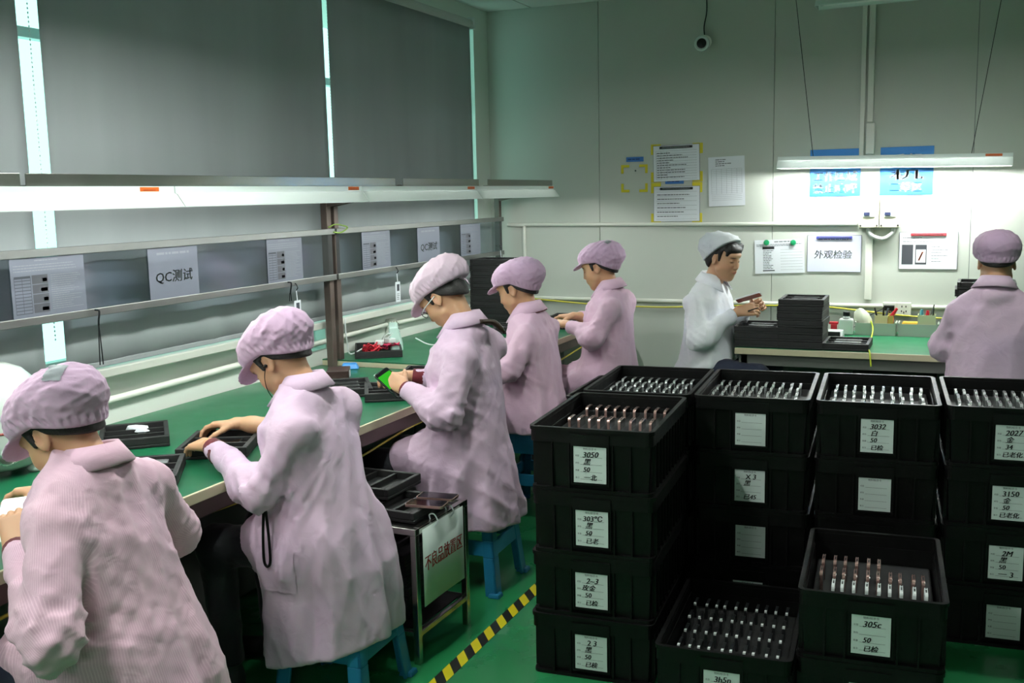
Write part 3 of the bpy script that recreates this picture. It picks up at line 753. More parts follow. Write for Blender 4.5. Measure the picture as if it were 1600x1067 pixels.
def instr_print(w, h, seed):
    rng = random.Random(seed); a = MB(); b = MB(); g = MB()
    text_lines(a, rng, -w*.18, w*.2, h*.97, h*.93, 1, h*.018); text_lines(a, rng, -w*.46, w*.42, h*.90, h*.76, 3, h*.016, fill=.9)
    y0 = h*.06
    for k in range(11): rect(b, -w*.46, y0+h*.056*k, -w*.25, y0+h*.056*k+h*.012)
    for x in (-.46, -.36, -.25): rect(b, w*x-h*.004, y0, w*x+h*.004, h*.68)
    rect(b, -w*.46, h*.66, -w*.25, h*.70)
    for k in range(4): rect(g, -w*.23, h*(.06+.165*k), -w*(.02), h*(.06+.165*k+.15))
    text_lines(a, rng, w*.02, w*.46, h*.70, h*.08, 17, h*.013, fill=.55)
    cl = MB()
    for k in range(4): rect(cl, -w*(.12-.03*(k % 2)), h*(.09+.165*k), -w*.03, h*(.15+.165*k), .0003)
    return [(a, M_grey, 'printed_text'), (b, M_ink, 'printed_table'), (g, mat('photo_grey', (70, 72, 78), .6), 'printed_photo'), (cl, M_paper, 'callout')]
M_papB = mat('film_paper', (98, 102, 114), .5)
M_penc = mat('pencil_green', (110, 124, 110), .7)
XP = -3.052
def rack_paper(y0, y1, z0, z1, label, kind, seed, txt=None):
    w, h = y1-y0, z1-z0
    if kind == 'instr': pr = instr_print(w, h, seed)
    else:
        a = MB(); put_text(a, txt, 0, h*.42, w=w*.74, h=h*.26, shear=.1, bold=.0012); b = MB(); text_lines(b, random.Random(seed), -w*.33, w*.33, h*.93, h*.84, 1, h*.045)
        pr = [(a, mat('marker_green', (48, 58, 52), .7), 'handwriting'), (b, M_grey, 'printed_text')]
    paper('instruction_sheet' if kind == 'instr' else 'handwritten_sign', label, 'paper', (XP-.0035, (y0+y1)/2, z0), PI/2, w, h, pr, M_papB)
rack_paper(2.60, 2.935, 1.250, 1.462, 'work instruction sheet with photos on the rack, cut by the left picture edge', 'instr', 1)
rack_paper(3.275, 3.575, 1.250, 1.462, 'handwritten test sign leaning in the rack at the left', 'sign', 2, 'QC测试')
rack_paper(4.07, 4.36, 1.250, 1.462, 'work instruction sheet in the rack just left of the brown post', 'instr', 3)
rack_paper(4.935, 5.245, 1.250, 1.462, 'work instruction sheet in the rack just right of the brown post', 'instr', 4)
rack_paper(5.58, 5.875, 1.250, 1.462, 'handwritten test sign in the far rack', 'sign', 5, 'QC测试')
rack_paper(6.18, 6.49, 1.250, 1.462, 'work instruction sheet at the far end of the rack', 'instr', 6)

# badges hanging from the rails
def badge(label, y, z, h=.10, w=.055, x=-3.038):
    b = thing('name_badge', label, 'badge', (x, y, z), PI/2)
    sheet_local(w, h).build('card', M_paper, b, solid=.002, loc=(0, 0, -h))
    q = MB().box((-.012, -.0022, -h*.45), (.014, -.0012, -h*.12)); q.build('printed_photo', M_ink, b)
    tl = MB(); text_lines(tl, random.Random(int(y*10)), -w*.3, w*.3, -h*.55, -h*.9, 4, .004)
    tl.v = [(a, -.0015, c_) for a, c_, e in tl.v]; tl.build('printed_text', M_grey, b)
    MB().tube([(0, 0, 0), (0, .002, .03), (0, .004, .055)], .0025, 6).build('strap', M_paper, b)
    MB().tube(curve_pts([(0, .004, .05), (0, -.006, .065), (0, .006, .085), (0, .014, .075)], 5), .003, 6).build('hook', M_dark, b)
badge('name badge on a hook under the rack left of the brown post', 4.275, 1.148)
badge('name badge on a hook under the rack right of the brown post', 5.288, 1.155, .12)
badge('name badge hanging at the far end of the rack', 6.80, 1.205, .14, .085)
for y, z1, lab in ((2.965, 1.03, 'thin dark cord pair hanging from a hook on the near rack'), (4.215, 1.15, 'short empty hook on the rack rail beside the badge')):
    k = thing('hook_cord', lab, 'cord', (-3.038, y, 1.225))
    MB().tube(curve_pts([(-.01, 0, .02), (.012, 0, .015), (.006, 0, -.02), (0, .004, -.04)], 5), .004, 6).build('hook', M_dark, k)
    for s in (-1, 1): MB().tube(curve_pts([(0, .004, -.04), (0, .004+s*.004, (z1-1.225)*.5), (0, .004+s*.008, z1-1.225)], 5), .0025, 6).build('cord', M_dark, k)

# ---- back wall papers
YW = YB-.003
def corner_marks(loc_x, z0, z1, x0, x1, label, legs):
    t = thing('tape_marks', label, 'tape', ((x0+x1)/2, YW, z0))
    a, b = (x1-x0)/2, z1-z0; lw, w = legs
    for sx in (-1, 1):
        for top in (0, 1):
            m = MB(); zz = b if top else 0; s = -1 if top else 1
            m.box((min(sx*a, sx*(a-lw)), -.001, min(zz, zz+s*w)), (max(sx*a, sx*(a-lw)), .001, max(zz, zz+s*w)))
            m.box((min(sx*a, sx*(a-w)), -.001, min(zz+s*w, zz+s*lw)), (max(sx*a, sx*(a-w)), .001, max(zz+s*w, zz+s*lw)))
            m.build('corner_tape', M_yel, t)
    return t
corner_marks(0, 1.652, 1.842, -2.188, -1.996, 'four yellow tape corners marking an empty square on the back wall', (.06, .018))
corner_marks(0, 1.715, 1.975, -1.972, -1.610, 'yellow tape corners framing the upper clipboard', (.07, .026))
corner_marks(0, 1.432, 1.712, -1.972, -1.612, 'yellow tape corners framing the lower clipboard', (.07, .026))
for x0, x1, z0, z1, lab in ((-2.15, -2.025, 1.862, 1.895, 'small blue tape label above the empty yellow square'), (-1.87, -1.74, 1.703, 1.733, 'small blue tape label between the two clipboards')):
    t = thing('blue_label', lab, 'label', ((x0+x1)/2, YW-.002, z0)); w = (x1-x0)/2
    MB().box((-w, -.001, 0), (w, .001, z1-z0)).build('tape', M_blue, t)
    m = MB(); text_lines(m, random.Random(3), -w*.8, w*.8, .026, .008, 1, .008); m.v = [(a, -.0016, b) for a, b, c_ in m.v]; m.build('printed_text', mat('blue_ink', (30, 60, 120), .6), t)
MB_ = MB().lathe([(0, 0), (.006, 0), (.004, .004), (0, .005)], 10, (-2.085, YB, 1.80), 'y'); setprops(MB_.build('screw', M_inkb), 'tiny dark screw in the wall inside the empty yellow square', 'screw')
def clipboard(label, cx, z0, w, h, clipm, prints, m=None, clipw=.23, cliph=.016, y=YW, tilt=0, board=None):
    t = thing('clipboard', label, 'clipboard', (cx, y, z0), rot=(0, tilt, 0))
    MB().box((-w/2, -.003, 0), (w/2, 0, h)).build('board', board or M_clip, t)
    sheet_local(w*.985, h*.985).build('sheet', m or M_paper, t, solid=.001, loc=(0, -.0045, h*.005))
    MB().box((-clipw/2, -.016, h-.024), (clipw/2, -.006, h-.024+cliph)).build('clip', clipm, t, bevel=.003)
    MB().box((-clipw*.42, -.0175, h-.024+cliph*.4), (clipw*.42, -.0155, h-.024+cliph*.55)).build('clip_ridge', M_silver, t)
    for pm, mm, pn in prints:
        q = MB(); q.v = [(a, -.0056-c_, b) for a, b, c_ in pm.v]; q.f = pm.f; q.build(pn, mm, t)
    return t
def form_print(w, h, seed, rows, cols):
    a = MB(); r = random.Random(seed)
    for k in range(rows+1): y = h*(.06+.78*k/rows); rect(a, -w*.44, y, w*.44, y+.0012)
    for x in cols: rect(a, w*x, h*.06, w*x+.0012, h*.84)
    b = MB(); text_lines(b, r, -w*.42, w*.3, h*.82, h*.08, rows, .005, fill=.3)
    return [(a, M_grey, 'printed_table'), (b, M_ink, 'printed_text')]
clipboard('upper clipboard with a ruled form in the yellow tape frame', -1.79, 1.722, .325, .245, M_dark, form_print(.325, .245, 1, 11, (-.44, -.33, -.2)), tilt=math.radians(-1))
clipboard('lower clipboard with a ruled form in the yellow tape frame', -1.79, 1.447, .325, .24, M_dark, form_print(.325, .24, 2, 6, ()))
w, h = .245, .33
pa = MB(); text_lines(pa, random.Random(8), -w*.3, w*.25, h*.96, h*.80, 4, .006, fill=.4)
for k in range(18): rect(pa, -w*.42, h*(.12+.037*k), w*.42, h*(.12+.037*k)+.0009)
for k in range(7): rect(pa, -w*.42+w*.14*k, h*.25, -w*.42+w*.14*k+.001, h*.75)
paper('wall_notice', 'white notice with a fine table on the wall right of the clipboards', 'notice', (-1.442, YB-.006, 1.547), 0, w, h, [(pa, M_grey, 'printed_table')], tilt=math.radians(-1.5))
# two blue signs half hidden by the hanging lamp
M_sign = mat('blue_sign', (44, 128, 205), .45)
def blue_sign(label, cx, lines, w):
    t = thing('wall_sign', label, 'sign', (cx, YB-.004, 1.60)); h = .30
    MB().box((-w/2, -.002, 0), (w/2, .002, h)).build('board', M_sign, t, bevel=.001)
    for i, s in enumerate(lines):
        m = MB(); put_text(m, s, 0, h-.075-.078*i-(.02 if i else 0), w=w*(.86 if len(s) > 3 else .62), h=.062, bold=.0022)
        m.v = [(a, -.0026, b) for a, b, c_ in m.v]; m.build('lettering', M_paper, t)
blue_sign('blue sign with white lettering, left of the two behind the hanging lamp', -.745, ('请勿', '工作区域', '禁止喧哗'), .315)
blue_sign('blue sign with white lettering, right of the two behind the hanging lamp', -.313, ('手机', '机', '二维区'), .315)
# three papers at table height
w, h = .325, .225
pa = MB(); text_lines(pa, random.Random(21), -w*.1, w*.3, h*.97, h*.90, 1, .007); text_lines(pa, random.Random(22), -w*.46, w*.46, h*.88, h*.80, 2, .004)
pb = MB(); rect(pb, -w*.34, h*.72, -w*.10, h*.80); rect(pb, -w*.34, h*.07, -w*.10, h*.10)
pg = MB(); text_lines(pg, random.Random(23), -w*.33, -w*.11, h*.70, h*.12, 12, .004, fill=.5)
for k in range(8): rect(pg, w*.02, h*(.10+.085*k), w*.46, h*(.10+.085*k)+.001)
t = paper('instruction_sheet', 'instruction sheet pinned to the wall with two green magnets', 'paper', (-1.085, YB-.006, 1.095), 0, w, h, [(pa, M_grey, 'printed_text'), (pb, M_inkb, 'printed_bar'), (pg, M_ink, 'printed_table')], tilt=math.radians(-2))
for x in (-1.175, -1.0):
    g_ = MB().lathe([(0, 0), (.017, 0), (.019, .006), (.016, .014), (0, .017)], 18, (x, YB-.008, 1.30), 'y').build('magnet', mat('green_magnet', (20, 140, 90), .35), auto=True)
    setprops(g_, 'round green magnet on the pinned instruction sheet, the %s one' % ('left' if x < -1.1 else 'right'), 'magnet', 'green magnets')
pa = MB(); put_text(pa, '外观检验', -.005, .115, w=.235, h=.055, shear=.1, bold=.0006); pb = MB(); text_lines(pb, random.Random(25), -.1, .1, .222, .205, 1, .006, fill=.9)
clipboard('clipboard with large handwritten characters and a blue clip', -.74, 1.107, .34, .24, mat('blue_clip', (70, 76, 150), .35), [(pa, M_penc, 'handwriting'), (pb, M_grey, 'printed_text')], mat('lilac_paper', (214, 216, 236), .5), .225, .018)
M_photo = mat('photo_dark', (60, 62, 68), .5)
pa = MB(); rect(pa, -.155, .03, -.088, .155); rect(pa, -.075, .03, -.008, .155)
pb = MB(); rect(pb, -.070, .042, -.013, .125, .0004)
pc = MB(); put_text(pc, '/', -.042, .083, h=.055, w=.03, z=.0008, bold=.001)
pd = MB(); text_lines(pd, random.Random(31), .02, .15, .17, .04, 7, .0035, fill=.3); text_lines(pd, random.Random(32), -.15, .1, .21, .165, 2, .004, fill=.4)
clipboard('clipboard with a picture of a phone front and back and a red clip', -.17, 1.13, .345, .235, mat('red_clip', (205, 70, 80), .4), [(pa, M_photo, 'printed_photo'), (pb, M_paper, 'printed_screen'), (pc, M_orange, 'printed_stylus'), (pd, M_grey, 'printed_text')], M_paper, .21, .018)

# ================================================================ metal stand with defect trays and sign
st = thing('metal_stand', 'small square-tube metal stand in the aisle carrying trays', 'stand', (-1.93, 3.22, 0), math.radians(-1.5))
w, d, z = .225, .185, .5
for x in (-w, w):
    for y in (-d, d): MB().box((x-.012, y-.012, 0), (x+.012, y+.012, z-.024)).build('leg', M_steel, st, bevel=.002)
for y in (-d, d):
    MB().box((-w-.012, y-.012, z-.024), (w+.012, y+.012, z)).build('top_rail', M_steel, st, bevel=.002)
    MB().box((-w+.012, y-.01, .10), (w-.012, y+.01, .12)).build('low_rail', M_steel, st, bevel=.002)
for x in (-w, w):
    MB().box((x-.012, -d+.012, z-.024), (x+.012, d-.012, z)).build('top_rail', M_steel, st, bevel=.002)
    MB().box((x-.01, -d+.012, .10), (x+.01, d-.012, .12)).build('low_rail', M_steel, st, bevel=.002)
MB().box((-w+.012, -d+.012, z-.010), (w-.012, d-.012, z-.003)).build('top_board', M_black, st)
MB().box((-w+.012, -d+.012, .121), (w-.012, d-.012, .127)).build('low_board', M_black, st)
pm = MB(); put_text(pm, '不良品放置区', 0, .155, w=.28, h=.058, bold=.0016)
sg = paper('hanging_sign', 'white sign with red characters hung from the metal stand on two rings', 'sign', (-1.690, 3.205, .205), PI/2-math.radians(1.5), .305, .285, [(pm, mat('red_ink', (176, 44, 40), .5), 'lettering')], mat('sign_paper', (198, 214, 206), .5), curl=.01)
for x in (-.06, .06):
    MB().tube(curve_pts([(x, -.002, .272), (x, -.014, .29), (x, .0, .315), (x, .02, .31), (x, .012, .285), (x, .002, .272)], 5), .0025, 6).build('ring', M_paper, sg)
rz = math.radians(-3)
tray('black foam tray under two phones on the metal stand', (-1.875, 3.20, .5005), PI/2+rz)
def ontray(lx, ly): return -1.875 + lx, 3.20 + ly
flat_phone('dark phone with a copper rim on the metal stand, nearer of two', (-1.80, 3.15, .5505), PI+.12, M_phC, M_phG)
flat_phone('dark phone with a copper rim on the metal stand, farther of two', (-1.805, 3.245, .5505), PI+.1, M_phC, M_phG)
tray('black foam tray on the metal stand partly behind the seated worker', (-2.045, 3.30, .5412), PI/2-.02)
tray_stack(6, -1.93, 3.215, .1275, PI/2, 'stack under the metal stand', random.Random(8), .006)

# ================================================================ things on the near workbench
ZA, ZB = .7505, .7805
hm = thing('humidifier', 'bulbous white humidifier with a dial standing on the workbench', 'humidifier', (-2.98, 2.43, ZA))
prof = [(0, .018), (.10, .018), (.145, .04), (.172, .09), (.178, .14), (.174, .19), (.16, .25), (.13, .31), (.09, .352), (.045, .372), (0, .375)]
MB().lathe(prof, 48).build('body', mat('humidifier_white', (186, 194, 188), .25, coat=.3), hm, smooth=True)
MB().lathe([(.1762, .156), (.1792, .158), (.1792, .163), (.1762, .165)], 48).build('red_line', mat('red_trim', (150, 70, 66), .5), hm, smooth=True)
for a in (.4, 2.0, 3.6, 5.2): MB().lathe([(0, 0), (.022, 0), (.03, .012), (.022, .026), (0, .03)], 16, (.12*math.cos(a), .12*math.sin(a), 0)).build('foot', M_white, hm, smooth=True)
dd = MB().lathe([(0, 0), (.042, 0), (.042, .006), (.036, .01), (.03, .006), (0, .006)], 24, axis='y').build('dial', M_steel, hm, auto=True, loc=(.165*math.cos(-.55), .165*math.sin(-.55), .095)); dd.rotation_euler = (0, 0, math.radians(58))
kn = MB().lathe([(0, 0), (.02, 0), (.018, .018), (0, .02)], 18, axis='y').build('knob', M_white, dd, auto=True, loc=(0, -.006, 0))
# ring on the front of the body
tray('black foam tray with white tissue beside the humidifier', (-2.86, 2.93, ZA), .75)
tw = MB(); rng = random.Random(5)
tw.lathe([(0, 0), (.03, .0), (.042, .012), (.034, .026), (.012, .03), (0, .028)], 12, (-2.90, 2.99, ZA+.013), sx=1.3, sy=.8)
tw.v = [(x+rng.uniform(-.004, .004), y+rng.uniform(-.004, .004), z) for x, y, z in tw.v]
setprops(tw.build('tissue', M_paper, auto=True), 'crumpled white tissue in the tray by the humidifier', 'tissue')
tray('black foam tray at the bench edge between the two nearest workers', (-2.44, 2.52, ZA), .62)
tray_phones((-2.44, 2.52, ZA), .62, 'phone lying in the tray between the two nearest workers', 1, M_phS, M_phS, which=[2])
tray('black foam tray under the hands of the second worker', (-2.45, 2.93, ZA), .45)
tray_phones((-2.45, 2.93, ZA), .45, 'black phone in the tray under the hands of the second worker', 1, M_phB, M_phG, which=[1])
tray('black foam tray of three phones on the bench beyond the second worker', (-2.62, 4.02, ZA), .62)
tray_phones((-2.62, 4.02, ZA), .62, 'phone lying in the tray beyond the second worker', 3, M_phS, M_phB, 'phones in the tray beyond the second worker')
tray('black foam tray in front of the worker with glasses', (-2.36, 4.02, ZA), .55)
tray('black foam tray lying across the seam of the two benches', (-2.42, 4.47, ZA), .3)
bx = thing('cardboard_box', 'small dark brown box behind the second worker on the bench', 'box', (-2.83, 4.30, ZA), .5)
MB().box((-.055, -.075, 0), (.055, .075, .055)).build('box_body', mat('dark_brown', (52, 32, 28), .5), bx, bevel=.003)
MB().box((.0555, -.02, .012), (.057, .03, .045)).build('label', M_paper, bx)
bl = MB().taper(0, (.10, .07), .03, (.07, .045)).build('blue_block', mat('bright_blue', (50, 140, 214), .4), bevel=.006); bl.location = (-2.955, 4.60, ZA); bl.rotation_euler = (0, 0, .5); setprops(bl, 'bright blue plastic wedge on the bench by the brown box', 'wedge')
# tray of red cables and white power unit on the far bench
ct = thing('cable_tray', 'shallow black tray full of tangled test cables', 'tray', (-2.985, 4.95, ZB), .55)
m = MB().box((-.13, -.185, 0), (.13, .185, .006))
for a, b_ in (((-.13, -.185), (.13, -.177)), ((-.13, .177), (.13, .185)), ((-.13, -.177), (-.122, .177)), ((.122, -.177), (.13, .177))): m.box((a[0], a[1], .006), (b_[0], b_[1], .038))
m.build('tray_body', M_foam, ct, bevel=.002)
M_red = mat('red_cable', (176, 20, 40), .4)
def tangle(label, c, r, mm, seed, n=34, rad=.0042, hgt=.05):
    g_ = random.Random(seed); pts = []; a = 0
    for k in range(n):
        a += g_.uniform(.9, 1.6); rr = r*g_.uniform(.4, 1)
        pts.append((c[0]+rr*math.cos(a), c[1]+rr*math.sin(a), c[2]+.006+hgt*g_.random()*(1-rr/r*.4)))
    setprops(MB().tube(curve_pts(pts, 5), rad, 6).build('test_cable', mm, smooth=True), label, 'cable')
tangle('tangle of red cable at the near end of the cable tray', (-2.97, 4.86, ZB+.012), .055, M_red, 1, hgt=.075)
tangle('coil of crimson cable in the middle of the cable tray', (-2.975, 4.99, ZB+.012), .045, mat('crimson_cable', (190, 40, 80), .4), 2, 24)
tangle('small crimson coil at the far end of the cable tray', (-2.94, 5.06, ZB+.012), .035, MATS['crimson_cable'], 3, 18)
tangle('tangle of black cable in the cable tray', (-3.0, 4.95, ZB+.008), .07, M_black, 4, 20, .004, .03)
for (x, y, r_, lab) in ((-2.965, 4.93, .4, 'white charger plug lying in the cable tray, nearer one'), (-2.955, 5.03, 1.1, 'white charger plug lying in the cable tray, farther one')):
    q = thing('charger_plug', lab, 'plug', (x, y, ZB+.05), r_); MB().box((-.022, -.03, 0), (.022, .03, .026)).build('plug_body', M_phW, q, bevel=.004)
    MB().box((-.006, .03, .010), (-.003, .046, .018)).box((.003, .03, .010), (.006, .046, .018)).build('prong', M_silver, q)
pu = thing('power_unit', 'pale mint power supply unit leaning among cables on the far bench', 'power supply', (-2.99, 5.17, ZB), .52, )
pmn = mat('mint_plastic', (196, 226, 216), .35)
MB().taper(0, (.075, .26), .135, (.05, .25), (0, 0), (-.02, 0)).build('case', pmn, pu, bevel=.008)
MB().box((-.025, .1315, .02), (.02, .137, .08)).build('connector_panel', M_black, pu, bevel=.002)
for y in (-.1, 0, .1): MB().lathe([(0, 0), (.005, 0), (.005, .003), (0, .003)], 8, (.012, y, .128), 'x').build('screw', M_dark, pu)
m = MB(); text_lines(m, random.Random(9), .05, .10, .09, .05, 4, .004); m.v = [(.034-.18*b*1.05, a, b) for a, b, c_ in m.v]; m.build('printed_text', M_ink, pu)
setprops(MB().tube(curve_pts([(-2.925, 5.275, ZB+.045), (-2.86, 5.30, ZB+.008), (-2.78, 5.30, ZB+.006), (-2.68, 5.42, ZB+.006), (-2.56, 5.36, ZB+.006), (-2.40, 5.2, ZB+.006)], 6), .0045, 6).build('white_cable', M_phW, smooth=True), 'white cable running from the power supply across the green bench', 'cable')
setprops(MB().tube(curve_pts([(-3.10, 4.80, SILL+.01), (-3.10, 4.80, .93), (-3.105, 4.82, .85), (-3.10, 4.84, ZB+.006), (-3.04, 4.90, ZB+.04)], 6), .004, 6).build('white_cable', M_phW, smooth=True), 'white cable hanging beside the brown rack posts', 'cable')
for k in range(3):
    pts = [(-2.985+.03*math.cos(a)+.004*k, 5.07+.045*math.sin(a)-.012*k, ZB+.075+.03*math.sin(a*1.0+k)) for a in [i*.5 for i in range(13)]]
    setprops(MB().tube(pts, .0025, 6).build('white_cable', M_phW, smooth=True), 'thin white lead coiled in front of the power supply, %s loop' % ('first', 'second', 'third')[k], 'cable', 'white leads by the power supply')
# phones and trays at the far end
tray('black foam tray in front of the third and fourth workers at the far bench', (-2.62, 6.02, ZB), .4)
tray_phones((-2.62, 6.02, ZB), .4, 'phone lying in a tray on the far bench', 3, M_phS, M_phB, 'phones in the far bench tray')
tray('black foam tray under the hands of the worker by the back wall', (-2.40, 6.30, ZB), .2)
tray_phones((-2.40, 6.30, ZB), .2, 'phone lying in the tray of the worker by the back wall', 3, M_phS, M_phB, 'phones in the tray by the back wall')
tr = tray('upper black foam tray beside the worker by the back wall', (-2.44, 6.58, ZB), .1)

# ================================================================ things on the inspection table
b = thing('bottle', 'white plastic bottle with a dark cap on the inspection table', 'bottle', (-.615, 6.60, .7505))
MB().taper(0, (.085, .06), .10, (.085, .06)).build('bottle_body', mat('milky_plastic', (226, 230, 224), .35), b, bevel=.012, seg=3)
MB().lathe([(.014, .099), (.024, .104), (.018, .116), (.018, .122)], 20).build('neck', M_white, b, auto=True)
MB().lathe([(0, .116), (.021, .116), (.021, .14), (.018, .143), (0, .143)], 20).build('cap', M_dark, b, auto=True)
r = thing('red_clamp', 'red plastic clamp left of the white bottle', 'clamp', (-.69, 6.62, .7505)); MB().box((-.018, -.02, 0), (.018, .02, .06)).build('jaw', mat('red_plastic', (200, 24, 44), .35), r, bevel=.004); MB().box((-.03, -.016, .06), (.026, .016, .075)).build('handle', MATS['red_plastic'], r, bevel=.003)
q = thing('tester_box', 'small white box with a black window beside the tall tray stack', 'box', (-.80+.13, 6.40, .7505))
MB().taper(0, (.12, .12), .05, (.11, .07), (0, 0), (0, .02)).build('case', M_white, q, bevel=.004); MB().taper(.02, (.09, .012), .045, (.085, .012), (0, -.052), (0, -.03)).build('dark_window', M_phG, q)
M_bin = mat('bin_metal', (186, 194, 184), .5, .35)
def metal_bin(label, x, w):
    t = thing('metal_bin', label, 'bin', (x, 6.66, .7505)); h = .075; d = .13
    m = MB().box((-w/2, -d/2, 0), (w/2, d/2, .004)); m.box((-w/2, -d/2, .004), (w/2, -d/2+.003, h)).box((-w/2, d/2-.003, .004), (w/2, d/2, h)).box((-w/2, -d/2+.003, .004), (-w/2+.003, d/2-.003, h)).box((w/2-.003, -d/2+.003, .004), (w/2, d/2-.003, h))
    m.build('bin_body', M_bin, t)
    for s in (-1, 1): MB().tube([(s*w/2, -d/2, h), (s*w/2, d/2, h)], .006, 8).build('rolled_edge', M_bin, t, auto=True)
metal_bin('open steel bin of tools, left of the two', -.445, .235); metal_bin('open steel bin of tools, right of the two', -.20, .225)
def carton(label, x, y, w, d, h, m, z=.7555):
    t = thing('tool_cup', label, 'container', (x, y, z)); k = MB(); e = .003
    k.box((-w/2, -d/2, 0), (w/2, d/2, e)).box((-w/2, -d/2, e), (w/2, -d/2+e, h)).box((-w/2, d/2-e, e), (w/2, d/2, h)).box((-w/2, -d/2+e, e), (-w/2+e, d/2-e, h)).box((w/2-e, -d/2+e, e), (w/2, d/2-e, h))
    k.build('cup_walls', m, t); return t
M_ivory = mat('ivory_card', (222, 214, 160), .55)
carton('ivory tool cup full of pens in the left steel bin', -.415, 6.66, .075, .07, .115, M_ivory)
carton('small yellowish cup right of the pen cup', -.36, 6.66, .03, .06, .115, mat('ochre_card', (200, 176, 90), .5))
carton('pale striped tool cup in the right steel bin', -.155, 6.66, .10, .09, .125, mat('pale_card', (206, 210, 170), .5))
def pen(label, a, b_, r, m): setprops(MB().tube([a, tuple((Vector(a)+Vector(b_))/2), b_], [r, r*1.25, r*.7], 8).build('hand_tool', m, auto=True), label, 'tool', 'tools in the cups')
pen('dark screwdriver leaning left in the ivory cup', (-.42, 6.66, .765), (-.455, 6.655, .915), .006, M_dark)
pen('dark pen upright in the ivory cup', (-.40, 6.67, .765), (-.405, 6.67, .92), .006, M_black)
pen('grey brush in the ivory cup', (-.41, 6.645, .765), (-.375, 6.645, .915), .008, M_clip)
pen('red handled tool leaning right over the ivory cup', (-.395, 6.65, .80), (-.325, 6.645, .915), .011, MATS['red_plastic'])
pen('orange tool in the small cup', (-.36, 6.66, .78), (-.35, 6.66, .885), .011, M_orange)
pen('teal tool in the pale cup', (-.18, 6.66, .78), (-.185, 6.66, .91), .012, mat('teal', (90, 170, 180), .4))
pen('red tipped tool in the pale cup', (-.16, 6.66, .78), (-.15, 6.66, .905), .012, MATS['red_plastic'])
pen('black pliers handle in the pale cup', (-.14, 6.66, .78), (-.12, 6.65, .92), .010, M_black)
pen('pale tweezers in the pale cup', (-.15, 6.64, .78), (-.115, 6.63, .945), .005, M_silver)
pk = thing('plastic_bag', 'crumpled pale plastic bag in the left steel bin', 'bag', (-.50, 6.66, .7555))
m = MB(); rng = random.Random(2); m.lathe([(0, 0), (.03, .0), (.042, .04), (.045, .09), (.035, .125), (.015, .15), (0, .155)], 12, sx=1.1, sy=.8); m.v = [(x+rng.uniform(-.008, .008)-(z*.25), y+rng.uniform(-.006, .006), z) for x, y, z in m.v]
m.build('bag', mat('pale_bag', (232, 236, 214), .4), pk, auto=True)
pk = thing('yellow_pack', 'yellow packet lying in the right steel bin', 'packet', (-.245, 6.655, .805)); MB().taper(0, (.11, .07), .03, (.09, .05)).build('packet', mat('yellow_pack', (226, 186, 50), .45), pk, bevel=.006)
setprops(MB().tube(curve_pts([(-.47, 6.58, .84), (-.455, 6.55, .80), (-.455, 6.46, .757), (-.455, 6.25, .757), (-.45, 6.05, .757), (-.425, 5.90, .757), (-.418, 5.855, .745), (-.41, 5.845, .68)], 6), .0048, 6).build('yellow_cable', mat('lime_cable', (206, 220, 60), .4), smooth=True), 'lime yellow cord trailing over the edge of the inspection table', 'cord')

# ---- hazard tape on the floor
m = bpy.data.materials.new('hazard_tape'); m.use_nodes = True; nt = m.node_tree; bs = nt.nodes['Principled BSDF']; bs.inputs['Roughness'].default_value = .4
tc = nt.nodes.new('ShaderNodeTexCoord'); sp = nt.nodes.new('ShaderNodeSeparateXYZ'); ad = nt.nodes.new('ShaderNodeMath'); ad.operation = 'ADD'
mu = nt.nodes.new('ShaderNodeMath'); mu.operation = 'MULTIPLY'; mu.inputs[1].default_value = 1/.115
fr = nt.nodes.new('ShaderNodeMath'); fr.operation = 'FRACT'; gt = nt.nodes.new('ShaderNodeMath'); gt.operation = 'GREATER_THAN'; gt.inputs[1].default_value = .5
mx = nt.nodes.new('ShaderNodeMix'); mx.data_type = 'RGBA'; mx.inputs[6].default_value = lin((222, 206, 30)) + (1,); mx.inputs[7].default_value = lin((24, 26, 24)) + (1,)
sc_ = nt.nodes.new('ShaderNodeMath'); sc_.operation = 'MULTIPLY'; sc_.inputs[1].default_value = 1.3
nt.links.new(tc.outputs['Object'], sp.inputs[0]); nt.links.new(sp.outputs[0], sc_.inputs[0]); nt.links.new(sc_.outputs[0], ad.inputs[0]); nt.links.new(sp.outputs[1], ad.inputs[1]); nt.links.new(ad.outputs[0], mu.inputs[0]); nt.links.new(mu.outputs[0], fr.inputs[0]); nt.links.new(fr.outputs[0], gt.inputs[0]); nt.links.new(gt.outputs[0], mx.inputs[0]); nt.links.new(mx.outputs[2], bs.inputs['Base Color'])
o = MB().box((-1.608, .2, .0005), (-1.555, 4.06, .0015)).build('hazard_tape', m); setprops(o, 'yellow and black striped warning tape along the green floor', 'tape')
